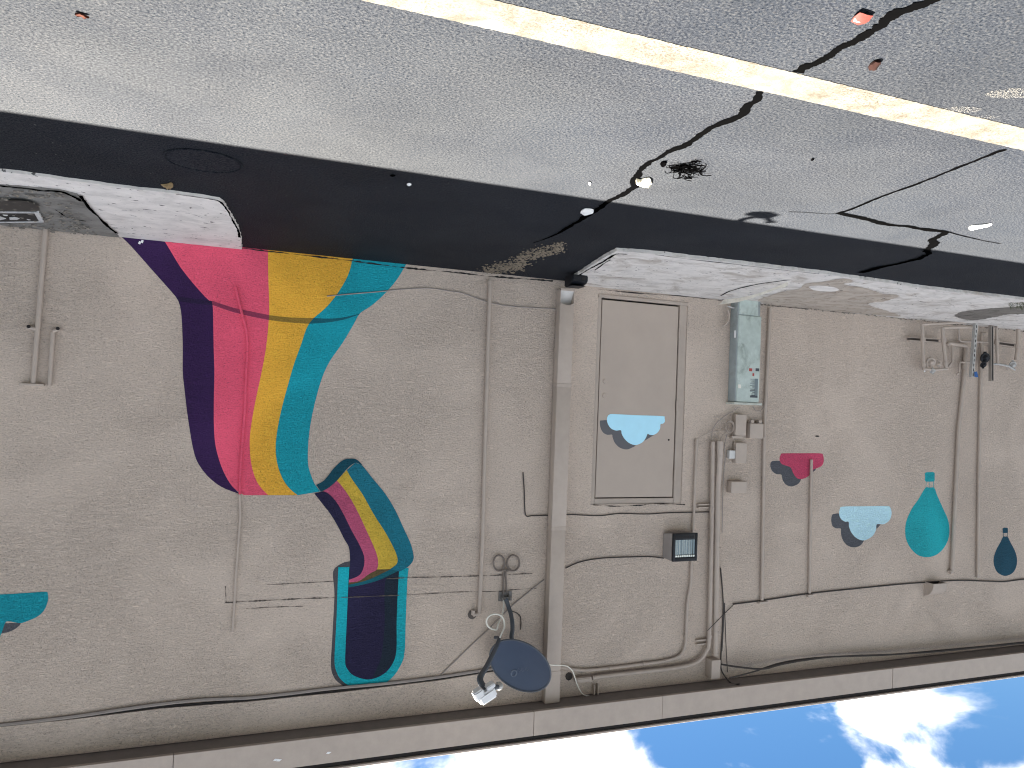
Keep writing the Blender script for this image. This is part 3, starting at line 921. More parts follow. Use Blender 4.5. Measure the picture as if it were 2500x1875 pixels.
# rodent bait station on the ground at its foot
g0, g1 = Gp(1443, 671, .03), Gp(1393, 671, .03)
t = thing('bait_station', 'small black plastic bait box with round entry hole on the ground at the downspout foot', 'bait box', ((g0.x + g1.x) / 2, g0.y, .03))
xa, xb_ = min(g0.x, g1.x), max(g0.x, g1.x)
ym = (g0.y + g1.y) / 2
zt = .13
bm = bmesh.new()
prof = [(ym, .03), (ym - .0, .085), (ym + .03, .10), (ym + .10, zt), (ym + .19, zt), (ym + .19, .03)]
prof = [(min(y, -.006), z) for y, z in prof]
prism(bm, [(xa, y, z) for y, z in prof], (xb_ - xa, 0, 0))
bmesh.ops.bevel(bm, geom=bm.edges[:], offset=.008, segments=2, affect='EDGES')
link('body', bm, M_BLACK, t)
bm = bmesh.new()
box(bm, xa + .01, xb_ - .01, ym + .03, min(ym + .18, -.01), zt - .001, zt + .004, .001)
link('lid', bm, M_BLACK, t)
bm = bmesh.new()
disc(bm, (xa + .05, ym - .001, .06), (0, -1, 0), .022, .004, 16)
link('entry_hole', bm, M_DARK, t)

# ------------------------------------------------------------------ wall pipes and conduits
def pipe_thing(name, label, cat, px, r, mat=M_METAL, group='thin pipes running up the stucco wall', gap=.008, clamps=(), smooth=0, part='pipe'):
    off = r + gap
    P = [Wp(u, v, off) for u, v in px]
    if smooth:
        P = catmull(P, smooth)
    t = thing(name, label, cat, Wp(*px[0]), group)
    bm = bmesh.new()
    tube(bm, P, r, 12)
    link(part, bm, mat, t)
    for (u, v) in clamps:
        c = Wp(u, v, off)
        bm = bmesh.new()
        tube(bm, [c - Vector((0, 0, .012)), c + Vector((0, 0, .012))], r * 1.28, 12)
        link('coupling', bm, mat, t)
    return t
t = pipe_thing('wall_pipe', 'tall thin pipe between the slide mural and the downspout, with a side fitting', 'pipe', [(1197, 683), (1193, 800), (1186, 1028), (1178, 1320), (1170, 1497)], .020, clamps=[(1186, 1028), (1196, 690)])
bm = bmesh.new()
c = Wp(1170, 1498, .03); c2 = Wp(1155, 1501, .03)
tube(bm, [c, c2], .018, 10)
tube(bm, [c2, c2 + Vector((0, 0, -.045))], .020, 10)
link('elbow_fitting', bm, M_METAL, t)
bm = bmesh.new(); disc(bm, Wp(1153, 1500, .002), (0, -1, 0), .045, .003, 18); link('wall_hole', bm, painted('hole_shade', (.11, .095, .085), rough=.9), t)

t = pipe_thing('mural_pipe', 'thin pipe running up through the pink stripe of the slide mural, painted over', 'pipe', Zm([(770, 350), (800, 480), (835, 620), (838, 760), (832, 850), (825, 1050), (808, 1280), (797, 1450), (796, 1556)]), .011, M_PINK, smooth=4, gap=.004, part='painted_pipe')
bm = bmesh.new()
tube(bm, [Wp(u, v, .015) for u, v in Zm([(796, 1558), (797, 1640)]) + [(587, 1263), (576, 1406), (568, 1542)]], .011, 10)
link('bare_pipe', bm, M_METAL, t)
t = pipe_thing('wall_pipe', 'tall thin pipe standing beside the pale green utility cabinet, bracketed at the far end', 'pipe', [(1880, 752), (1873, 900), (1866, 1050), (1860, 1465)], .019, clamps=[(1865, 1068)])
bm = bmesh.new(); c = Wp(1858, 1468); box(bm, c.x - .06, c.x + .06, -.05, 0, c.z - .008, c.z + .018, .002); link('bracket', bm, M_METAL, t)
t = pipe_thing('wall_pipe', 'short thin pipe hanging across the pink painted cloud', 'pipe', [(1981, 1122), (1979, 1250), (1976, 1448)], .017)
bm = bmesh.new(); c = Wp(1975, 1452); box(bm, c.x - .03, c.x + .05, -.045, 0, c.z - .012, c.z + .018, .002); link('bracket', bm, M_METAL, t)
t = pipe_thing('wall_pipe', 'taupe pipe rising from the gas piping just past the large teal balloon', 'pipe', [(2357, 846), (2356, 900), (2340, 1050), (2324, 1393)], .024)
bm = bmesh.new(); tube(bm, [Wp(2324, 1393, .03), Wp(2318, 1397, .03)], .026, 10); link('elbow_fitting', bm, M_METAL, t)
t = pipe_thing('wall_pipe', 'thin pipe rising from the gas piping between the two painted balloons', 'pipe', [(2396, 860), (2394, 950), (2392, 1050), (2390, 1135), (2387, 1410)], .019, clamps=[(2391, 1137)])
# paired pipes beyond the slide mural
t = pipe_thing('tap_pipe', 'twin taupe water pipes with two wall outlets, standing beyond the purple stripe', 'pipe', [(114, 528), (103, 660), (92, 800), (81, 938)], .020, group=None)
bm = bmesh.new(); tube(bm, [Wp(129, 812, .028), Wp(121, 941, .028)], .017, 10); link('pipe', bm, M_METAL, t)
bm = bmesh.new(); a, b_ = Wp(51, 937), Wp(110, 940); box(bm, b_.x, a.x, -.055, 0, a.z - .006, a.z + .010, .002); link('bracket', bm, M_METAL, t)
for (u, v, ue) in ((70, 799, 92), (141, 804, 129)):
    bm = bmesh.new()
    c = Wp(u, v, .03)
    tube(bm, [Wp(u, v, 0.0), c], .018, 10)
    tube(bm, [c, Wp(ue, v + 5, .03)], .015, 10)
    link('outlet', bm, M_METAL, t)
    bm = bmesh.new(); disc(bm, Wp(u, v - 2, .046), (0, -1, 0), .014, .004, 12); link('outlet_mouth', bm, M_DARK, t)

# conduit group over the cabinet
t = thing('lamp_conduit', 'thin bent conduit feeding the floodlight and turning along under the eave', 'conduit', Wp(1701, 1075), 'conduits between the door and the cabinet')
bm = bmesh.new(); tube(bm, [Wp(u, v, .024) for u, v in ((1701, 1077), (1697, 1170), (1694, 1250), (1691, 1305))], .015, 10); link('lower_run', bm, M_METAL, t)
bm = bmesh.new()
tube(bm, catmull([Wp(u, v, .024) for u, v in ((1689, 1365), (1686, 1425), (1678, 1475), (1675, 1548), (1673, 1572), (1667, 1590), (1655, 1603), (1625, 1613), (1560, 1622), (1489, 1631), (1430, 1636), (1400, 1634), (1375, 1630), (1330, 1628), (1280, 1634))], 5), .016, 10)
link('upper_run', bm, M_METAL, t)
for u, v in ((1674, 1552), (1625, 1613), (1489, 1631), (1572, 1620)):
    c = Wp(u, v, .024)
    d = Vector((0, 0, .014)) if v < 1600 else Vector((.014, 0, 0))
    bm = bmesh.new(); tube(bm, [c - d, c + d], .021, 10); link('coupling', bm, M_METAL, t)
bm = bmesh.new(); c = Wp(1701, 1079, .024); tube(bm, [c, c + Vector((0, 0, -.03))], .019, 10); link('end_cap', bm, M_METAL, t)
t = thing('main_conduit', 'thick conduit running from the cabinet and sweeping along the eave to a small fitting', 'conduit', Wp(1740, 1077), 'conduits between the door and the cabinet')
bm = bmesh.new()
tube(bm, catmull([Wp(u, v, .05) for u, v in ((1740, 1078), (1739, 1167), (1738, 1250), (1735, 1400), (1731, 1561), (1724, 1588), (1708, 1611), (1681, 1624), (1631, 1633), (1550, 1642), (1466, 1652), (1446, 1655))], 6), .023, 12)
link('pipe', bm, M_METAL, t)
bm = bmesh.new()
a, b_ = Wp(1444, 1651, .06), Wp(1404, 1668, .06)
box(bm, a.x, b_.x, -.075, -.02, a.z, b_.z, .012, 2)
link('conduit_body', bm, M_METAL, t)
bm = bmesh.new(); box(bm, a.x + .02, b_.x - .015, -.080, -.0745, a.z + .012, b_.z - .012, .002); link('cover', bm, M_TRIM, t)
bm = bmesh.new(); disc(bm, Wp(1389, 1651, .002), (0, -1, 0), .042, .004, 9); link('wall_hole', bm, painted('hole_dark', (.05, .042, .037), rough=.95, wear=.6, scale=40), t)
for (u0, u1, v) in ((1705, 1731, 1235), (1701, 1726, 1567)):
    a, b_ = Wp(u0, v - 5, .03), Wp(u1, v + 5, .03)
    bm = bmesh.new()
    box(bm, min(a.x, b_.x), max(a.x, b_.x), -.04, 0, a.z, a.z + .012, .001)
    box(bm, min(a.x, b_.x), max(a.x, b_.x), -.04, 0, b_.z - .012, b_.z, .001)
    box(bm, min(a.x, b_.x), max(a.x, b_.x), -.008, 0, a.z + .0125, b_.z - .0125)
    link('strut_bracket', bm, M_METAL, t)
a = Wp(1455, 1675, .03)
bm = bmesh.new()
for dx in (-.022, .022):
    box(bm, a.x + dx - .005, a.x + dx + .005, -.045, 0, a.z - .02, a.z + .085, .001)
link('strut_bracket', bm, M_METAL, t)
for (u, v) in ((1732, 1553), (1738, 1242)):
    c = Wp(u, v, .05); bm = bmesh.new(); tube(bm, [c - Vector((0, 0, .016)), c + Vector((0, 0, .016))], .029, 12); link('clamp', bm, M_METAL, t)
t = thing('riser_conduit', 'thickest upright conduit with a small box at its eave end, nearest the cabinet', 'conduit', Wp(1758, 1077), 'conduits between the door and the cabinet')
bm = bmesh.new()
tube(bm, [Wp(1757, 1077, .06), Wp(1757, 1114, .06), Wp(1757, 1116, .06), Wp(1752, 1200, .06), Wp(1750, 1337, .06), Wp(1746, 1600, .06)], [.036, .036, .032, .030, .030, .028], 14)
link('pipe', bm, M_METAL, t)
for v in (1113, 1337, 1543, 1596):
    c = Wp(1757 - (v - 1113) * .0225, v, .06); bm = bmesh.new(); tube(bm, [c - Vector((0, 0, .006)), c + Vector((0, 0, .006))], .038 if v < 1200 else .034, 14); link('coupling', bm, M_METAL, t)
a, b_ = Wp(1758, 1611, .12), Wp(1743, 1659, .12)
bm = bmesh.new(); box(bm, min(a.x, b_.x) - .015, max(a.x, b_.x) + .03, -.115, 0, a.z, b_.z, .008, 2); link('junction_box', bm, M_METAL, t)

# ------------------------------------------------------------------ junction boxes
def jbox(label, u0, u1, v0, v1, depth, mat=M_METAL, lid=True, extra=None):
    a, b_ = Wp(u0, v0, depth), Wp(u1, v1, depth)
    x0, x1 = min(a.x, b_.x), max(a.x, b_.x)
    t = thing('junction_box', label, 'junction box', ((x0 + x1) / 2, 0, a.z), 'small boxes fixed near the cabinet')
    bm = bmesh.new(); box(bm, x0, x1, -depth, 0, a.z, b_.z, .005, 2); link('body', bm, mat, t)
    if lid:
        bm = bmesh.new(); box(bm, x0 - .003, x1 + .003, -depth - .006, -depth + .004, a.z + .006, b_.z - .004, .002); link('cover', bm, mat, t)
    if extra: extra(t, x0, x1, a.z, b_.z, depth)
    return t
def ex1(t, x0, x1, z0, z1, d):
    bm = bmesh.new(); box(bm, x0 + .02, x1 + .03, -d * .8, 0, z1 + .004, z1 + .03, .002); link('bracket', bm, M_METAL, t)
def ex2(t, x0, x1, z0, z1, d):
    for x in (x0 + .03, x1 - .035):
        bm = bmesh.new(); box(bm, x - .022, x + .022, -d * .9, -.01, z0 - .035, z0 + .002, .002); link('cable_gland', bm, M_METAL, t)
jbox('tall narrow taupe junction box right beside the cable coil', 1797, 1820, 1011, 1064, .07, extra=ex1)
jbox('widest taupe junction box with two stubby cable glands, against the thin pipe', 1832, 1862, 1033, 1071, .07, extra=ex2)
jbox('tall taupe junction box beside the tiny white box', 1797, 1821, 1080, 1131, .06)
jbox('tiny white box tucked against the tall junction box', 1781, 1795, 1099, 1120, .05, painted('white_box', (.60, .60, .58), rough=.5))
jbox('squat taupe junction box standing apart from the other small boxes', 1786, 1821, 1175, 1204, .085)

# ------------------------------------------------------------------ telecom cabinet
M_CAB = painted('pale_green_steel', (.45, .52, .48), rough=.55, wear=.2, scale=7, stain=(.17, .20, .17), stain_amt=.7)
M_CABS = painted('pale_grey_steel', (.30, .34, .34), rough=.5, wear=.15, scale=6, stain=(.17, .15, .12), stain_amt=.5)
CD = .14
a, b_ = Wp(1860, 773, CD), Wp(1798, 981, CD)
cx0, cx1, cz0, cz1 = a.x, b_.x, a.z, b_.z
t = thing('utility_cabinet', 'tall narrow pale green steel utility cabinet with worn stickers, standing against the wall', 'utility cabinet', ((cx0 + cx1) / 2, -.05, .03))
cab = t
bm = bmesh.new(); box(bm, cx0 + .012, cx1 + .012, -CD + .012, 0, .02, cz1, .006, 2); link('body', bm, M_CABS, t)
bm = bmesh.new(); box(bm, cx0, cx1, -CD, -CD + .028, cz0, cz1, .012, 3); cdr = link('door', bm, M_CAB, t)
bm = bmesh.new(); box(bm, cx0 + .05, cx1 - .005, -CD + .004, -CD + .03, .025, cz0 - .004, .004); link('kick_panel', bm, M_CAB, t)
bm = bmesh.new(); a = Wp(1861, 990, CD + .01); box(bm, a.x, cx1 + .035, -CD - .012, 0, cz1 + .002, a.z, .005, 2); link('cap', bm, painted('cap_steel', (.50, .52, .46), rough=.5, wear=.3, scale=12), t)
M_RED = flat('sticker_red', (.38, .06, .05)); M_DG = flat('sticker_dark', (.06, .07, .08)); M_LG = flat('sticker_grey', (.45, .45, .44)); M_PRN = flat('print_grey', (.16, .20, .21))
Zk = lambda pts: zoom(1650, 600, .2411, pts)
def sticker(name, x0, y0, x1, y1, mat, e=.001):
    (u0, v0), (u1, v1) = Zk([(x0, y0), (x1, y1)])
    a, b_ = Wp(u0, v0, CD), Wp(u1, v1, CD)
    bm = bmesh.new(); box(bm, min(a.x, b_.x), max(a.x, b_.x), -CD - e, -CD + .001, min(a.z, b_.z), max(a.z, b_.z)); link(name, bm, mat, cdr)
sticker('sticker', 742, 1240, 772, 1272, M_RED); sticker('sticker', 773, 1240, 806, 1270, M_LG); sticker('sticker', 807, 1240, 842, 1272, M_DG)
sticker('sticker', 776, 1290, 793, 1320, M_RED)
random.seed(77)
# faded printed notice: a column of upright letter strokes
sticker('faded_notice', 800, 1345, 826, 1540, M_PRN)
yy = 1347
while yy < 1530:
    h_ = random.choice((6, 8, 10)); w_ = random.choice((24, 34, 44, 50))
    sticker('faded_print', 799 - w_, yy, 800, yy + h_, M_PRN if random.random() < .75 else M_DG, .0014); yy += h_ + random.choice((3, 4))
sticker('faded_print', 752, 1515, 826, 1540, M_DG, .0020)
bm = bmesh.new(); a = Wp(1795, 818, .09); box(bm, cx1 + .012, cx1 + .018, -.11, -.085, a.z - .05, a.z + .03, .001); link('white_tag', bm, M_WHITEPL, t)
bm = bmesh.new(); tube(bm, [Vector((cx1 + .02, -.08, .12)), Vector((cx1 + .05, -.07, .115)), Vector((cx1 + .09, -.05, .10))], .009, 8); link('pipe_stub', bm, M_GALV, t)
# broken cover strip lying across its foot
t = thing('broken_cover_strip', 'long bent off-white cover strip lying broken on the landing at the cabinet foot', 'debris', Gp(1840, 712, .06))
A0, A1 = Gp(1763, 733, .10), Gp(1920, 690, .035)
A0 = Vector((A0.x, min(A0.y, -.17), .10))
n = 24
bm = bmesh.new()
va = []
for i in range(n):
    k = i / (n - 1)
    p = A0.lerp(A1, k) + Vector((0, 0, .035 * math.sin(k * 3.1)))
    w_ = .052 * (1 - .70 * k ** 2) + random.uniform(-.002, .002)
    va.append((p + Vector((0, -.02, -.004)), p + Vector((.0, w_ * .4 - .02, w_ * .45)), p + Vector((0, w_ * 1.3, w_ * .75))))
ok = []
for s in (0, 1):
    pass
for i in range(n - 1):
    for k in (0, 1):
        bm.faces.new([bm.verts.new(q) for q in (va[i][k], va[i + 1][k], va[i + 1][k + 1], va[i][k + 1])])
bmesh.ops.remove_doubles(bm, verts=bm.verts[:], dist=.0005)
r = bmesh.ops.solidify(bm, geom=bm.faces[:], thickness=.004)
link('strip', bm, painted('weathered_cream', (.80, .76, .66), rough=.7, wear=.15, scale=8, stain=(.30, .25, .18), stain_amt=.35), t)
t = tag(link('hanging_strap', tube(bmesh.new(), catmull([Wp(u, v, .06) for u, v in zoom(1650, 600, .2411, [(525, 650), (540, 700), (535, 750), (510, 790), (475, 815)])], 5), [.011] * 20 + [.004], 8), M_TRIM), 'loose curled strap of pale painted cable at the side of the cabinet foot', 'strap')
t = tag(link('paper_tag', box(bmesh.new(), Wp(1795, 940, .1).x - .03, Wp(1795, 940, .1).x + .005, -.16, -.155, Wp(1795, 943, .1).z - .02, Wp(1795, 940, .1).z + .035), M_CREAM), 'small cream tag hanging on the edge of the cabinet side', 'tag')

# ------------------------------------------------------------------ loose cables
def cable(label, px, r, off, mat=M_WIRE, smooth=6, group='cables fixed along the wall', name='cable', wob=0.0):
    P = []
    for q in px:
        o = q[2] if len(q) > 2 else off
        P.append(Wp(q[0], q[1], o))
    P = catmull(P, smooth)
    if wob:
        P = [p + Vector((0, 0, random.uniform(-wob, wob))) for p in P]
    bm = bmesh.new(); tube(bm, P, r, 6)
    return tag(link(name, bm, mat), label, 'cable', group)
cable('dark cable clipped along the wall past the balloons, reaching the end of the wall', [(1790, 1475), (1860, 1466), (1976, 1449), (2090, 1437), (2190, 1427), (2270, 1421), (2340, 1417), (2410, 1419), (2450, 1420), (2500, 1414), (2600, 1403)], .0085, .012, M_DARKWIRE)
for (u, v) in ((1790, 1475), (2190, 1427), (2452, 1420)):
    pass
cable('drooping cable bundle along the lower edge of the frieze band under the eave', [(-60, 1777, .014), (60, 1764, .014), (190, 1748), (290, 1733), (392, 1719), (500, 1708), (600, 1704), (700, 1694), (817, 1680), (940, 1669), (1070, 1653), (1206, 1632), (1320, 1612)], .014, .016, M_WIRE)
cable('thin wire slanting down from the frieze band to the downspout beside the dish', [(1066, 1658), (1151, 1575), (1197, 1532), (1247, 1482), (1290, 1446), (1328, 1415)], .006, .010, M_WIRE)
cable('painted wire drooping from the downspout to the floodlight', [(1381, 1387), (1416, 1372), (1459, 1364), (1505, 1361), (1582, 1359), (1621, 1363)], .0065, .010, M_DARKWIRE)
cable('painted wire crossing between door and floodlight from the downspout to the conduits', [(1277, 1153), (1280, 1200), (1283, 1256), (1300, 1259), (1335, 1258), (1387, 1256), (1461, 1259), (1512, 1254), (1582, 1255), (1631, 1252), (1731, 1250)], .006, .009, M_DARKWIRE)
cable('painted wire low on the wall from the yellow stripe to the downspout', [(798, 723), (841, 719), (925, 712), (988, 706), (1050, 704), (1100, 711), (1133, 717), (1190, 737), (1251, 748), (1358, 754)], .0055, .007, M_WIRE)
cable('short dark wire loose on the stucco behind the dish mast', [(1245, 1490), (1262, 1497), (1270, 1505), (1272, 1520), (1271, 1537)], .005, .008, M_DARKWIRE)
cable('loose black cable hanging close along the riser conduit', [(1759, 1386), (1763, 1430), (1766, 1482), (1764, 1540), (1760, 1610), (1763, 1640), (1785, 1668, .12), (1806, 1670, .2)], .007, .012, M_DARKWIRE)
cable('thin hanging wire beside the riser conduit, ending short of the eave', [(1763, 1590), (1768, 1500), (1769, 1475), (1772, 1560), (1776, 1641)], .004, .010, M_DARKWIRE)
cable('thin slanting wire tying the riser conduits to the wall cable', [(1727, 1540, .09), (1750, 1517, .1), (1772, 1495, .02), (1790, 1478, .012)], .004, .012, M_DARKWIRE)
cable('dark cable bundle sagging along the eave near the balloons', [(1762, 1622, .1), (1800, 1628, .12), (1862, 1633, .15), (1907, 1622, .12), (1970, 1611, .1), (2042, 1603, .08), (2178, 1598, .1), (2359, 1582, .12), (2500, 1568, .12), (2620, 1555, .12)], .010, .1, M_DARKWIRE)
cable('second dark cable sagging along the eave, nearer the corner of the riser box', [(1782, 1655, .2), (1840, 1640, .16), (1907, 1618, .10), (1990, 1606, .08), (2100, 1600, .1), (2250, 1594, .14), (2420, 1578, .16), (2600, 1560, .16)], .008, .1, M_DARKWIRE)
random.seed(9)
t = thing('cable_coil', 'small coil of thin pale cable hung beside the junction boxes', 'cable coil', Wp(1782, 1043))
for k in range(5):
    c = Wp(1781 + random.uniform(-2, 2), 1042 + random.uniform(-3, 3), .05 + k * .006)
    rr = .052 + random.uniform(-.008, .008)
    P = [c + Vector((rr * math.cos(q * math.pi / 12), random.uniform(-.003, .003), rr * 1.15 * math.sin(q * math.pi / 12))) for q in range(25)]
    bm = bmesh.new(); tube(bm, P, .0035, 6); link('coil_turn', bm, M_TRIM, t)
for lab, px in (('thin cable curving from the cabinet top into the main conduit', [(1803, 994, .06), (1790, 1004), (1782, 1008), (1764, 1020), (1748, 1035), (1739, 1052), (1738, 1078)]),
                ('pale thin cable looping from the coil into the main conduit mouth', [(1744, 1016), (1754, 1020), (1760, 1033), (1757, 1055), (1753, 1075)]),
                ('pale cable reaching sideways from the coil across to the lamp conduit', [(1770, 1052), (1755, 1052), (1738, 1054), (1722, 1060), (1710, 1066)]),
                ('pale cable dropping from the cabinet top through the coil', [(1796, 994, .07), (1788, 1010), (1783, 1025), (1775, 1050), (1762, 1066), (1757, 1080)]),
                ('pale cable hanging from the coil past the tiny white box', [(1788, 1060), (1792, 1075), (1794, 1090), (1792, 1100)]),
                ('dark cable hanging from the coil down to a small splice', [(1775, 1060), (1770, 1080), (1768, 1100), (1771, 1118), (1768, 1140), (1765, 1200), (1763, 1300)]),
                ('looped cable sagging under the cabinet cap towards the wide box', [(1838, 992, .06), (1845, 1002), (1855, 1003), (1863, 995), (1866, 985)])):
    cable(lab, px, .0045, .035, M_TRIM if 'pale' in lab else M_WIRE, group='loose cables around the junction boxes')

# ------------------------------------------------------------------ floodlight
FD = .17
a, b_ = Wp(1704, 1301, FD), Wp(1642, 1372, FD)
x0, x1, z0, z1 = a.x, b_.x, a.z, b_.z
t = thing('floodlight', 'boxy taupe wall floodlight with black bezel and ribbed glass on the thin conduit', 'floodlight', ((x0 + x1) / 2, 0, z0))
bm = bmesh.new()
back = [(x0 - .01, -.004, z0 + .02), (x1 + .02, -.004, z0 + .02), (x1 + .02, -.004, z1 - .015), (x0 - .01, -.004, z1 - .015)]
front = [(x0, -FD + .02, z0), (x1, -FD + .02, z0), (x1, -FD + .02, z1), (x0, -FD + .02, z1)]
vb = [bm.verts.new(p) for p in back]; vf = [bm.verts.new(p) for p in front]
bm.faces.new(vb); bm.faces.new(vf[::-1])
for k in range(4):
    bm.faces.new((vb[k], vb[(k + 1) % 4], vf[(k + 1) % 4], vf[k]))
bmesh.ops.bevel(bm, geom=bm.edges[:], offset=.008, segments=2, affect='EDGES')
link('housing', bm, painted('housing_paint', (.30, .27, .25), rough=.45), t)
lx0, lx1 = x0 + (x1 - x0) * .09, x1 - (x1 - x0) * .10
lz0, lz1 = z0 + (z1 - z0) * .235, z1 - (z1 - z0) * .135
bm = bmesh.new()
for q in ((x0, lx0, z0, z1), (lx1, x1, z0, z1), (lx0 + .0005, lx1 - .0005, z0, lz0), (lx0 + .0005, lx1 - .0005, lz1, z1)):
    box(bm, q[0], q[1], -FD, -FD + .021, q[2], q[3], .004, 2)
bz = link('bezel', bm, M_BLACK, t)
for k in range(9):
    xx = x0 + (x1 - x0) * (k + .8) / 9.6
    bm = bmesh.new(); box(bm, xx - .008, xx + .008, -FD - .002, -FD + .001, z0 + .028, z0 + .052); link('louvre_slot', bm, M_DARK, bz)
bm = bmesh.new()
N = 60
vv = []
for i in range(N + 1):
    k = i / N
    y = -FD + .012 + .006 * abs(math.sin(k * math.pi * 9))
    vv.append((bm.verts.new((lx0 + (lx1 - lx0) * k, y, lz0)), bm.verts.new((lx0 + (lx1 - lx0) * k, y, lz1))))
for i in range(N):
    bm.faces.new((vv[i][0], vv[i + 1][0], vv[i + 1][1], vv[i][1]))
mg, tt, bb, LL = mat_base('ribbed_lens')
bb.inputs['Base Color'].default_value = (.17, .20, .20, 1); bb.inputs['Roughness'].default_value = .12; bb.inputs['Specular IOR Level'].default_value = 1.0; bb.inputs['Metallic'].default_value = .55
link_face('lens', bm, mg, t)
bm = bmesh.new()
for k in range(9):
    xx = lx0 + (lx1 - lx0) * (k + .5) / 9
    box(bm, xx - .011, xx + .011, -FD + .001, -FD + .009, lz1 - .026, lz1 - .006, .003)
link('lens_prisms', bm, painted('lens_edge', (.75, .78, .72), rough=.15, wear=.1), t)

# ------------------------------------------------------------------ vent hood
a, b_ = Wp(2257, 1440, .0), Wp(2290, 1440, .0)
zv0, zv1 = Wp(2272, 1419).z, Wp(2272, 1452).z
x0, x1 = b_.x, a.x
t = thing('vent_hood', 'small taupe quarter-round exhaust vent hood touching the dark cable near the large balloon', 'vent', ((x0 + x1) / 2, 0, zv0))
HV, DV = zv1 - zv0, .13
arc = [(-DV * math.sin(k * math.pi / 16), zv0 + HV * math.cos(k * math.pi / 16)) for k in range(9)]
bm = bmesh.new()
for (ya_, za_), (yb_, zb_) in zip(arc[:-1], arc[1:]):
    sheet(bm, [(x0, ya_, za_), (x1, ya_, za_), (x1, yb_, zb_), (x0, yb_, zb_)])
bmesh.ops.remove_doubles(bm, verts=bm.verts[:], dist=.0001)
link('hood', bm, M_TRIM, t)
for x in (x0, x1):
    bm = bmesh.new(); prism(bm, [(x - .002, y, z) for y, z in arc] + [(x - .002, 0, zv0)], (.004, 0, 0)); link('side_cheek', bm, M_METAL, t)
bm = bmesh.new(); box(bm, x0 + .004, x1 - .004, -.01, -.003, zv0 + .003, zv1 - .02); link('duct_mouth', bm, M_DARK, t)
bm = bmesh.new(); box(bm, x1 + .0025, x1 + .012, -.02, 0, zv0 - .008, zv1 + .012); link('flange', bm, M_METAL, t)

# ------------------------------------------------------------------ satellite dish
M_DISH = painted('dish_blue_grey', (.032, .050, .085), rough=.48, wear=.08, scale=4, spec=.5)
M_ARM = painted('dish_arm_grey', (.075, .085, .10), rough=.45)
dc = Wp(1272, 1620, .36)
t = thing('satellite_dish', 'blue-grey satellite dish with white receiver head on a bent mast under the eave', 'satellite dish', Wp(1234, 1449))
tocam = (CAM - dc).normalized()
pxr = -(RM @ Vector((1, 0, 0))); pxd = RM @ Vector((0, 0, 1))      # photo right / photo down as seen by the upside-down phone
TL = math.radians(25.5)
nrm = (tocam * .72 + (pxr * -math.sin(TL) + pxd * math.cos(TL)) * .69).normalized()
up = (Vector((0, 0, 1)) - nrm * nrm.z).normalized()
sd = up.cross(nrm).normalized()
def on_plane(u, v):
    d = ray(u, v)
    return CAM + d * ((dc - CAM).dot(nrm) / d.dot(nrm))
ax = on_plane(1272 + 79.9 * math.cos(TL), 1620 + 79.9 * math.sin(TL)) - on_plane(1272 - 79.9 * math.cos(TL), 1620 - 79.9 * math.sin(TL))
RX = ax.length / 2
ax.normalize()
ay = on_plane(1272 - 55.5 * math.sin(TL), 1620 + 55.5 * math.cos(TL)) - on_plane(1272 + 55.5 * math.sin(TL), 1620 - 55.5 * math.cos(TL))
RY = ay.length / 2
ay = (ay - ax * ay.dot(ax)).normalized()
DP = .06
def dish_pt(r, a, lift=0):
    return dc + ax * (RX * r * math.cos(a)) + ay * (RY * r * math.sin(a)) + nrm * (DP * (r * r - .5) + lift)
bm = bmesh.new()
NR, NA = 10, 48
rings = [[bm.verts.new(dish_pt((i + .001) / NR, 2 * math.pi * k / NA)) for k in range(NA)] for i in range(NR + 1)]
for i in range(NR):
    for k in range(NA):
        bm.faces.new((rings[i][k], rings[i][(k + 1) % NA], rings[i + 1][(k + 1) % NA], rings[i + 1][k]))
bmesh.ops.remove_doubles(bm, verts=bm.verts[:], dist=.003)
bmesh.ops.solidify(bm, geom=bm.faces[:], thickness=.006)
link('reflector', bm, M_DISH, t)
bm = bmesh.new()
tube(bm, [dish_pt(1.0, 2 * math.pi * k / 48, .002) for k in range(49)], .008, 8, cap=False)
link('rim', bm, M_ARM, t)
# worn ring and scrawl of the faded mark on the reflector
def on_dish(u, v, lift=.003):
    d = ray(u, v); p0 = dc
    q = CAM + d * ((p0 - CAM).dot(nrm) / d.dot(nrm))
    rel = q - dc
    x, y = rel.dot(ax) / RX, rel.dot(ay) / RY
    r, a_ = math.hypot(x, y), math.atan2(y, x)
    return dish_pt(r, a_, lift)
M_MARK = painted('faded_mark', (.12, .145, .185), rough=.5)
bm = bmesh.new()
c_ = zoom(1120, 1320, .2532, [(530, 1285)])[0]
tube(bm, [on_dish(c_[0] + 6.2 * math.cos(q * math.pi / 10), c_[1] + 6.2 * math.sin(q * math.pi / 10), .001) for q in range(21)], .007, 6)
link('faded_ring', bm, M_MARK, t)
bm = bmesh.new()
for xs in (575, 610, 650):
    u, v = zoom(1120, 1320, .2532, [(xs, 1262)])[0]
    tube(bm, [on_dish(u + 3.2 * math.cos(q * math.pi / 5), v - (xs - 575) * .02 + 4.2 * math.sin(q * math.pi / 5), .0) for q in range(8)], .0035, 5)
link('faded_scrawl', bm, painted('faded_scrawl', (.085, .105, .14), rough=.5), t)
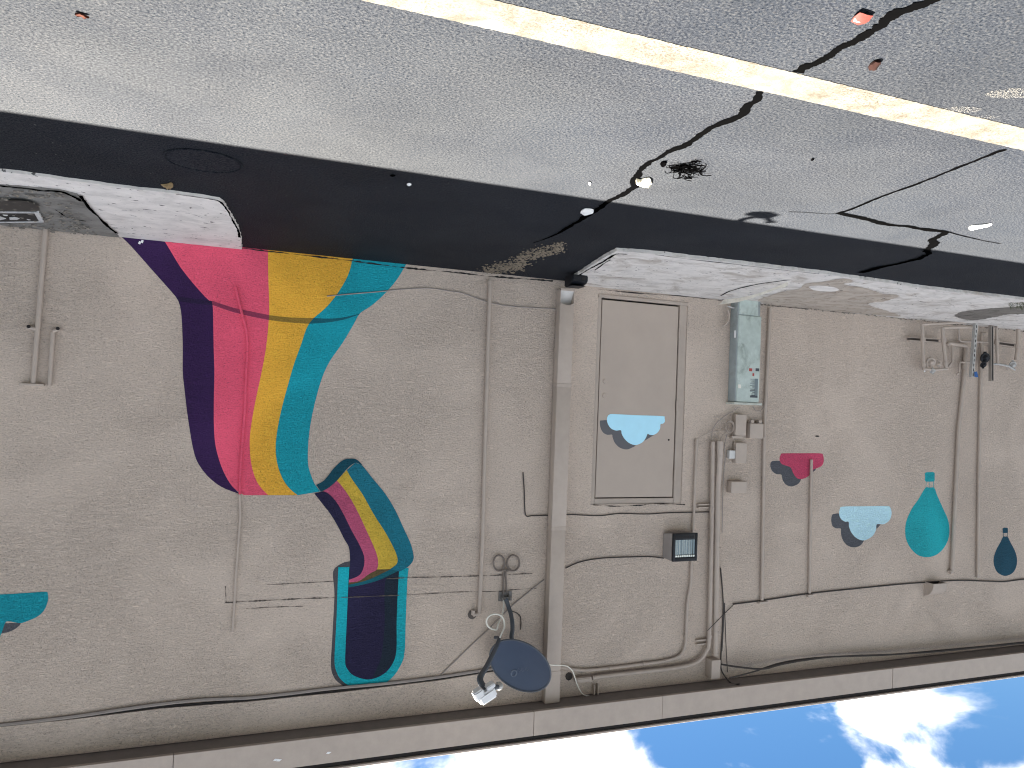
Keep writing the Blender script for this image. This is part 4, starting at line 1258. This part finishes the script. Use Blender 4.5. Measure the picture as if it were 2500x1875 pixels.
# mast and wall foot
Zs = lambda pts: zoom(1120, 1320, .2532, pts)
bm = bmesh.new()
ms = Zs([(455, 560), (480, 640), (500, 700), (515, 780), (518, 860), (515, 960)])
offs = [.05, .08, .13, .20, .24, .26]
P = catmull([Wp(u, v, o) for (u, v), o in zip(ms, offs)] + [dc - nrm * .05], 6)
tube(bm, P, .021, 12)
link('mast', bm, M_ARM, t)
bm = bmesh.new()
u, v = Zs([(445, 520)])[0]
c = Wp(u, v)
box(bm, c.x - .07, c.x + .07, -.014, 0, c.z - .035, c.z + .06, .003)
for s_ in (-1, 1):
    prism(bm, [(c.x + s_ * .03, -.014, c.z - .03), (c.x + s_ * .03, -.014, c.z + .05), (c.x + s_ * .03, -.075, c.z + .03)], (.006, 0, 0))
tube(bm, [(c.x - .05, -.05, c.z + .02), (c.x + .05, -.05, c.z + .02)], .012, 8)
link('wall_foot', bm, painted('foot_steel', (.16, .15, .14), rough=.5), t)
bm = bmesh.new()
bc_ = dc - nrm * .12
box(bm, bc_.x - .06, bc_.x + .06, bc_.y - .03, bc_.y + .05, bc_.z - .08, bc_.z + .08, .01)
link('back_bracket', bm, M_ARM, t)
# feed arm and receiver
lnb = Wp(*Zs([(268, 1490)])[0], .92)
a0 = Wp(*Zs([(385, 965)])[0], .40)
mid = Wp(*Zs([(275, 1200)])[0], .62)
m2 = Wp(*Zs([(205, 1330)])[0], .80)
P = catmull([a0 + Vector((0, .10, .0)), a0, mid, m2, lnb + Vector((.0, .03, -.03))], 6)
bm = bmesh.new()
tube(bm, P, [.015 + .018 * i / len(P) for i in range(len(P))], 8)
link('feed_arm', bm, M_ARM, t)
def obox(bm, c, ex, ey, ez, hx, hy, hz, bev=.008):
    r = bmesh.ops.create_cube(bm, size=2.0)
    for v in r['verts']:
        q = v.co.copy()
        v.co = c + ex * (q.x * hx) + ey * (q.y * hy) + ez * (q.z * hz)
    ed = list({e for v in r['verts'] for e in v.link_edges})
    bmesh.ops.bevel(bm, geom=ed, offset=bev, segments=2, affect='EDGES')
rgt = -(RM @ Vector((1, 0, 0))); upv = -(RM @ Vector((0, 0, 1)))   # picture-right and picture-down reversed: upside-down camera
an = math.radians(28)
e1 = Vector((math.cos(an), 0, math.sin(an))); e3 = Vector((-math.sin(an), 0, math.cos(an))); e2 = Vector((0, 1, 0))
bm = bmesh.new()
obox(bm, lnb, e1, e2, e3, .080, .05, .045, .016)
obox(bm, lnb + e3 * -.045 + e1 * .055, e1, e2, e3, .045, .045, .045, .012)
link('receiver_head', bm, M_WHITEPL, t)
bm = bmesh.new()
obox(bm, lnb + e1 * -.06 + e3 * -.055, e1, e2, e3, .04, .04, .018, .008)
link('receiver_body', bm, M_WHITEPL, t)
hp = Wp(*Zs([(378, 1410)])[0], .80)
bm = bmesh.new()
tube(bm, [lnb + e1 * -.05 + e3 * -.03, hp], [.022, .022], 12)
link('feed_neck', bm, M_ARM, t)
bm = bmesh.new()
dr = (dc - hp).normalized()
tube(bm, [hp - dr * .02, hp + dr * .015, hp + dr * .03], [.020, .036, .036], 16)
link('feed_horn', bm, M_GALV, t)
# cables of the dish
bm = bmesh.new()
cc_ = Zs([(352, 782)])[0]
P = [Wp(*q, o) for q, o in ((Zs([(395, 935)])[0], .40), (Zs([(415, 890)])[0], .38), (Zs([(440, 830)])[0], .34))]
P += [Wp(cc_[0] + 21.5 * math.cos(math.radians(q)), cc_[1] + 19 * math.sin(math.radians(q)), .32 - q * -.0002) for q in range(0, -300, -20)]
P += [Wp(*q, o) for q, o in ((Zs([(380, 800)])[0], .24), (Zs([(412, 735)])[0], .16), (Zs([(432, 640)])[0], .08), (Zs([(432, 560)])[0], .03))]
tube(bm, catmull(P, 3), .008, 6)
tag(link('white_dish_cable', bm, M_CREAM), 'white coaxial cable curling in a loop in front of the dish mast', 'cable')
bm = bmesh.new()
l1, l2 = Zs([(388, 215)])[0], Zs([(525, 215)])[0]
P = [Wp(*Zs([(432, 520)])[0], .03), Wp(*Zs([(430, 400)])[0], .02), Wp(*Zs([(437, 290)])[0], .02)]
P += [Wp(l1[0] + 13.5 * math.cos(math.radians(q)), l1[1] + 19 * math.sin(math.radians(q)), .025) for q in range(40, -300, -20)]
P += [Wp(*Zs([(452, 280)])[0], .03)]
P += [Wp(l2[0] + 15 * math.cos(math.radians(q)), l2[1] + 19 * math.sin(math.radians(q)), .028) for q in range(120, 480, 20)]
P += [Wp(*Zs([(455, 300)])[0], .025), Wp(*Zs([(458, 400)])[0], .02), Wp(*Zs([(460, 500)])[0], .03)]
tube(bm, catmull(P, 3), .009, 6)
tag(link('looped_cable', bm, painted('brown_cable', (.16, .13, .11), rough=.5)), 'taupe cable tied in two round loops on the wall beside the dish mast foot', 'cable')
cable('thin white cable drooping from the dish past the downspout to the eave', [(1340, 1622, .40), (1349, 1624, .36), (1378, 1625, .25), (1390, 1630, .2), (1399, 1641, .16), (1408, 1668, .10), (1419, 1690, .06), (1430, 1698, .03), (1440, 1699, .015)], .0055, .1, M_CREAM, group=None, name='white_cable')

# ------------------------------------------------------------------ gas piping at the far end
Zg = lambda pts: zoom(2100, 720, .1808, pts)
gas = thing('gas_meter_piping', 'maze of small taupe gas pipes, regulators and struts at the foot of the wall', 'gas piping', Wp(2350, 790))
def gp(name, pts, r, off, mat=M_METAL, sm=0):
    P = [Wp(u, v, off) for u, v in Zg(pts)]
    if sm: P = catmull(P, sm)
    bm = bmesh.new(); tube(bm, P, r, 10); return link(name, bm, mat, gas)
gp('pipe', [(840, 395), (848, 700), (855, 985)], .020, .14)
gp('pipe', [(1115, 440), (1122, 600), (1160, 985)], .022, .14)
gp('pipe', [(845, 398), (1545, 365)], .015, .14)
gp('pipe', [(1125, 442), (1540, 435)], .017, .14)
gp('elbow_pipe', [(1175, 680), (1200, 655), (1260, 662), (1400, 682), (1440, 700), (1440, 740), (1420, 840), (1400, 1000)], .024, .05, sm=4)
gp('pipe', [(1490, 905), (1350, 910), (1340, 930), (1335, 1050), (1300, 1070)], .013, .06)
gp('pipe', [(1330, 455), (1335, 600), (1355, 625), (1740, 640), (1760, 670), (1760, 800)], .014, .06)
gp('pipe', [(1690, 520), (1650, 525), (1640, 600), (1645, 780)], .018, .04)
gp('pipe', [(1835, 370), (1845, 600), (1852, 930)], .017, .12)
gp('pipe', [(2140, 410), (2130, 700), (2105, 880)], .024, .10)
def strut(pts, h, off):
    h *= .8
    (u0, v0), (u1, v1) = Zg(pts)
    a, b_ = Wp(u0, v0, off), Wp(u1, v1, off)
    bm = bmesh.new()
    for dz in (-h / 2, h / 2):
        prism(bm, [a + Vector((0, 0, dz - .004)), b_ + Vector((0, 0, dz - .004)), b_ + Vector((0, 0, dz + .004)), a + Vector((0, 0, dz + .004))], (0, .045, 0))
    s1 = link('strut_rail', bm, M_METAL, gas)
    bm = bmesh.new(); prism(bm, [a + Vector((0, .034, -h / 2 + .005)), b_ + Vector((0, .034, -h / 2 + .005)), b_ + Vector((0, .034, h / 2 - .005)), a + Vector((0, .034, h / 2 - .005))], (0, .008, 0)); link('slot', bm, M_CRACK, s1)
strut([(675, 592), (1090, 620)], .045, .09)
strut([(1860, 648), (2115, 684)], .05, .08)
def regulator(c, r, ax_, mat, name='regulator'):
    bm = bmesh.new(); ax_ = Vector(ax_).normalized()
    tube(bm, [c - ax_ * r * .55, c - ax_ * r * .25, c - ax_ * r * .22, c + ax_ * r * .05, c + ax_ * r * .08, c + ax_ * r * .6], [r * .55, r * .75, r, r, r * .7, r * .35], 16)
    o = link(name, bm, mat, gas)
    bm = bmesh.new(); tube(bm, [c - ax_ * r * .1 + Vector((0, 0, -r * 1.2)), c - ax_ * r * .1 + Vector((0, 0, r * 1.2))], r * .3, 8); link('port', bm, mat, o)
# extra pipes and fittings crowding the gas set
gp('pipe', [(1245, 640), (1245, 900), (1180, 985)], .012, .05)
gp('pipe', [(1640, 660), (1640, 1010)], .016, .03)
gp('pipe', [(1750, 440), (1835, 445)], .015, .11)
gp('pipe', [(1855, 930), (1960, 940), (1990, 1000)], .015, .11)
gp('pipe', [(900, 985), (905, 880), (960, 850)], .012, .12, sm=4)
for x_, y_ in ((848, 600), (1130, 610), (855, 940), (1150, 930), (1845, 640), (2130, 690)):
    (u_, v_), = Zg([(x_, y_)])
    c_ = Wp(u_, v_, .14 if x_ < 1500 else .11)
    bm = bmesh.new(); tube(bm, [c_ - Vector((0, 0, .022)), c_ + Vector((0, 0, .022))], .030, 8); link('pipe_union', bm, M_METAL, gas)
M_GREYB = painted('meter_grey', (.42, .41, .39), rough=.5, wear=.25, scale=14)
regulator(Wp(*Zg([(960, 910)])[0], .13), .055, (.4, -1, .3), M_METAL)
regulator(Wp(*Zg([(1065, 935)])[0], .13), .035, (.2, -1, 0), M_METAL)
gp('manifold', [(845, 998), (1000, 1010), (1175, 998)], .017, .13)
regulator(Wp(*Zg([(980, 1030)])[0], .14), .034, (.3, -.6, .7), M_GREYB)
gp('valve_tip', [(870, 1020), (872, 1040)], .008, .15, M_WHITEPL)
regulator(Wp(*Zg([(1690, 850)])[0], .14), .065, (.2, -1, .2), M_BLACK)
regulator(Wp(*Zg([(1665, 945)])[0], .13), .040, (.3, -.8, .5), M_BLACK)
regulator(Wp(*Zg([(2060, 945)])[0], .12), .048, (.3, -.8, .4), M_GREYB)
gp('manifold', [(1790, 935), (1870, 935), (2000, 960), (2090, 1010)], .014, .12, M_GREYB)
# white pipe coupling at the wall foot
c = Wp(*Zg([(1280, 300)])[0], .10)
bm = bmesh.new(); tube(bm, [c - Vector((0, 0, .035)), c - Vector((0, 0, .005)), c - Vector((0, 0, .004)), c + Vector((0, 0, .03))], [.026, .026, .019, .019], 12)
tag(link('white_pipe_stub', bm, M_WHITEPL), 'short white plastic pipe stub on the landing at the foot of the gas piping', 'pipe')
# perforated post and slotted channel
def post(label, p0, p1, w, off, slots, matp):
    (u0, v0), (u1, v1) = Zg([p0, p1])
    a, b_ = Wp(u0, v0, off), Wp(u1, v1, off)
    t = thing('steel_post', label, 'post', Vector((a.x, a.y, .03)), 'upright steel posts among the gas pipes')
    bm = bmesh.new()
    A = Vector((a.x, a.y, .025))
    prism(bm, [A + Vector((-w / 2, 0, 0)), A + Vector((w / 2, 0, 0)), b_ + Vector((w / 2, 0, 0)), b_ + Vector((-w / 2, 0, 0))], (0, .04, 0))
    link('channel', bm, matp, t)
    if slots:
        for k in range(slots):
            q = a.lerp(b_, (k + .5) / slots)
            bm = bmesh.new(); box(bm, q.x - .006, q.x + .006, q.y - .003, q.y + .002, q.z - .017, q.z + .017, .001); link('slot', bm, M_DARK, t)
    else:
        bm = bmesh.new(); prism(bm, [A + Vector((-.008, -.003, .02)), A + Vector((.008, -.003, .02)), b_ + Vector((.008, -.003, -.01)), b_ + Vector((-.008, -.003, -.01))], (0, .002, 0)); link('long_slot', bm, M_DARK, t)
post('perforated pale steel post with a blue tag, leaning among the gas pipes', (1578, 330), (1522, 1110), .045, .19, 12, M_GALV)
post('slotted dark steel channel post beside the black regulator', (1788, 350), (1788, 1165), .042, .17, 0, painted('dark_channel', (.27, .235, .205), rough=.55))
c = Wp(*Zg([(1570, 1075)])[0], .20)
bm = bmesh.new(); prism(bm, [c + Vector((-.035, 0, .035)), c + Vector((.03, 0, .03)), c + Vector((.032, 0, -.03)), c + Vector((-.01, 0, -.04))], (0, .004, 0))
tag(link('blue_tag', bm, flat('blue_tag', (.02, .10, .30))), 'small blue plastic tag tied at the end of the perforated post', 'tag')

# ------------------------------------------------------------------ drain basin by the far corner
t = thing('drain_basin', 'sunken white-framed drain basin full of dark litter at the foot of the wall', 'drain', Gp(60, 530, .045))
Zb = lambda pts: [Gp(*p, .05) for p in zoom(0, 480, .1085, pts)]
def bar(pts, w=.02, h=.03, mat=M_WHITEPL, name='frame_bar'):
    P = Zb(pts)
    bm = bmesh.new()
    for a, b_ in zip(P[:-1], P[1:]):
        d = (b_ - a).normalized(); s = Vector((-d.y, d.x, 0)) * w / 2
        prism(bm, [a - s, b_ - s, b_ + s, a + s], (0, 0, -h * .6))
    link(name, bm, mat, t)
M_FR = painted('chipped_white', (.55, .55, .54), rough=.6, wear=.35, scale=25)
bar([(-900, 340), (0, 365), (800, 372)], mat=M_FR)
bar([(820, 372), (930, 560)], .03, mat=M_FR)
bar([(-900, 610), (0, 585), (960, 575)], .02, mat=M_FR)
bm = bmesh.new(); sheet(bm, [p + Vector((0, 0, -.004)) for p in Zb([(-900, 350), (810, 375), (940, 572), (-900, 600)])]); link('pit', bm, M_DARK, t)
bm = bmesh.new(); sheet(bm, [p + Vector((0, 0, -.003)) for p in Zb([(-900, 110), (0, 95), (500, 100), (760, 160), (870, 230), (890, 300), (810, 350), (-900, 330)])]); link('dark_hollow', bm, painted('hollow_soil', (.018, .017, .017), rough=.5, wear=.6, scale=40), t)  # flat dark sheet drawn for the hollow beside the basin
for lab_, pts in zip(('largest pale litter scrap, half out of the picture, in the drain basin', 'oval pale litter scrap in the middle of the drain basin', 'tiny litter sliver nearest the slanted end of the drain basin', 'small grey litter scrap against the outer frame of the drain basin'), ([(-60, 420), (140, 490), (-60, 530)], [(210, 465), (330, 455), (440, 485), (380, 515), (220, 512)], [(600, 500), (690, 520), (640, 522)], [(60, 400), (180, 410), (150, 425), (90, 420)])):
    bm = bmesh.new(); prism(bm, Zb(pts), (0, 0, .004)); tag(link('litter_scrap', bm, M_FR), lab_, 'litter', 'scraps in the drain basin')

# ------------------------------------------------------------------ things lying on the asphalt
def flatbit(name, label, px, h, mat, cat='litter', group=None, z=.004, curl=0.0, n=3):
    P = catmull([Gp(u, v, z) for u, v in px], n, closed=True)
    c = sum(P, Vector()) / len(P)
    bm = bmesh.new()
    cv = bm.verts.new(c + Vector((0, 0, h)))
    ring = [bm.verts.new(p + Vector((0, 0, random.uniform(0, 1) * curl + .002))) for p in P]
    low = [bm.verts.new(p) for p in P]
    m = len(P)
    for i in range(m):
        bm.faces.new((cv, ring[i], ring[(i + 1) % m]))
        bm.faces.new((ring[i], low[i], low[(i + 1) % m], ring[(i + 1) % m]))
    bm.faces.new(low[::-1])
    return tag(link(name, bm, mat, sharp=60), label, cat, group)
Za = lambda pts: zoom(1700, 0, K, pts)
random.seed(15)
t = thing('snack_wrapper', 'crumpled orange red wrapper with a small white label beyond the painted line', 'litter', Gp(2105, 40))
P = [Gp(u, v, .004) for u, v in Za([(1042, 135), (1065, 98), (1105, 66), (1150, 80), (1195, 95), (1165, 125), (1135, 148), (1090, 158)])]
hgt = [.003, .005, .007, .006, .004, .006, .004, .003]
bm = bmesh.new()
c = sum(P, Vector()) / len(P)
cv = bm.verts.new(c + Vector((0, 0, .009)))
rg = [bm.verts.new(p + Vector((0, 0, h))) for p, h in zip(P, hgt)]
for i in range(8):
    bm.faces.new((cv, rg[i], rg[(i + 1) % 8]))
bmesh.ops.subdivide_edges(bm, edges=bm.edges[:], cuts=1, use_grid_fill=True)
for v in bm.verts: v.co.z += random.uniform(0, .002)
bmesh.ops.solidify(bm, geom=bm.faces[:], thickness=.0015)
link('wrapper', bm, painted('orange_foil', (.075, .0075, .0035), rough=.6, wear=.2, scale=40), t)
bm = bmesh.new(); prism(bm, [Gp(u, v, .011) for u, v in Za([(1068, 120), (1110, 125), (1105, 150), (1062, 142)])], (0, 0, .0015)); link('white_label', bm, M_WHITEPL, t)
flatbit('dry_leaf', 'dark red brown curled leaf beyond the painted line', Za([(1160, 450), (1180, 425), (1210, 408), (1245, 408), (1235, 440), (1205, 462), (1175, 465)]), .014, painted('red_leaf', (.010, .003, .002), rough=.9, spec=.1), 'leaf', curl=.008)
flatbit('dry_leaf', 'tan dry leaf on the shaded asphalt beside the pale apron', zoom(0, 0, .4521, [(868, 995), (900, 992), (925, 985), (936, 1000), (920, 1010), (895, 1006)]), .02, painted('tan_leaf', (.26, .18, .085), rough=.7), 'leaf', curl=.02)
flatbit('dry_leaf', 'thin curled reddish leaf on the sunlit asphalt near the picture corner', zoom(0, 0, .4521, [(405, 68), (430, 70), (460, 80), (482, 90), (450, 86), (425, 80)]), .007, painted('twig_leaf', (.05, .016, .010), rough=.9, spec=.1), 'leaf', curl=.008)
M_PAP = painted('white_paper', (.78, .78, .75), rough=.8, wear=.06)
flatbit('paper_scrap', 'long thin white paper scrap on sunlit asphalt near the branching crack', Za([(1838, 1535), (1870, 1520), (1930, 1514), (1997, 1508), (1960, 1528), (1900, 1538), (1862, 1547)]), .012, M_PAP, curl=.008)
flatbit('paper_scrap', 'small rounded white paper scrap beside the long crack in the building shadow', zoom(900, 0, K, [(1430, 1430), (1455, 1408), (1500, 1408), (1520, 1418), (1500, 1440), (1455, 1446)]), .02, M_PAP, curl=.01)
flatbit('foam_crumb', 'lumpy pale cream crumb beside the long crack in the sun', zoom(900, 0, K, [(1805, 1205), (1830, 1210), (1860, 1203), (1895, 1198), (1910, 1225), (1900, 1245), (1865, 1250), (1850, 1238), (1815, 1235)]), .035, painted('cream_foam', (.72, .67, .52), rough=.9), curl=.02)
flatbit('foam_crumb', 'tiny pale crumb alone on the sunlit asphalt near the shadow edge', zoom(900, 0, K, [(1484, 1232), (1495, 1228), (1503, 1238), (1495, 1247), (1485, 1243)]), .012, M_PAP)
flatbit('paper_scrap', 'tiny white paper bit on shaded asphalt in front of the teal stripe', zoom(900, 0, K, [(258, 1240), (275, 1235), (290, 1243), (280, 1251), (262, 1250)]), .012, M_PAP)
flatbit('tar_lump', 'small black tar lump beside the tangled black netting', zoom(900, 0, K, [(1968, 1105), (1980, 1092), (2008, 1090), (2005, 1110), (1985, 1120)]), .02, M_TAR, 'tar', curl=.01)
flatbit('tar_lump', 'tiny black tar dot in the middle of the sunlit asphalt', Za([(772, 1078), (785, 1070), (795, 1075), (782, 1084)]), .008, M_TAR, 'tar')
flatbit('tar_lump', 'small black tar patch at the shadow edge in front of the yellow stripe', zoom(900, 0, K, [(145, 1183), (160, 1177), (182, 1183), (170, 1190), (152, 1190)]), .008, M_TAR, 'tar')
random.seed(16)
bm = bmesh.new()
for k in range(34):
    u0, v0 = random.gauss(1672, 13), random.gauss(412, 4.5)
    P = [Gp(u0, v0, .006)]
    for q in range(6):
        P.append(P[-1] + Vector((random.uniform(-.045, .045), random.uniform(-.04, .04), random.uniform(-.008, .012))))
        P[-1].z = max(.004, P[-1].z)
    tube(bm, catmull(P, 3), .0022, 4)
P = [Gp(1690, 414, .006), Gp(1700, 405, .01), Gp(1715, 404, .012), Gp(1722, 408, .008), Gp(1708, 418, .006), Gp(1694, 418, .006)]
tube(bm, catmull(P, 4), .003, 4)
tag(link('black_netting', bm, M_TAR), 'tangled clump of black netting on the sunlit asphalt by the long crack', 'netting')
# white chips on the eave metal
for u, v in ((803, 1838), (674, 1855), (682, 1856)):
    c = Wp(u, v, OV + .006)
    bm = bmesh.new(); prism(bm, [c + Vector((-.022, 0, -.004)), c + Vector((.0, 0, .010)), c + Vector((.024, 0, .006)), c + Vector((.01, 0, -.010))], (0, .004, 0)); link('paint_chip', bm, M_WHITEPL, bld)

for u, v in ((341, 593), (347, 590)):
    c = Wp(u, v, .004)
    bm = bmesh.new(); sheet(bm, [c + Vector((-.012, 0, -.010)), c + Vector((.004, 0, -.016)), c + Vector((.012, 0, .006)), c + Vector((-.004, 0, .014))])
    link_face('mural_chip', bm, M_WHITEPL, mur)
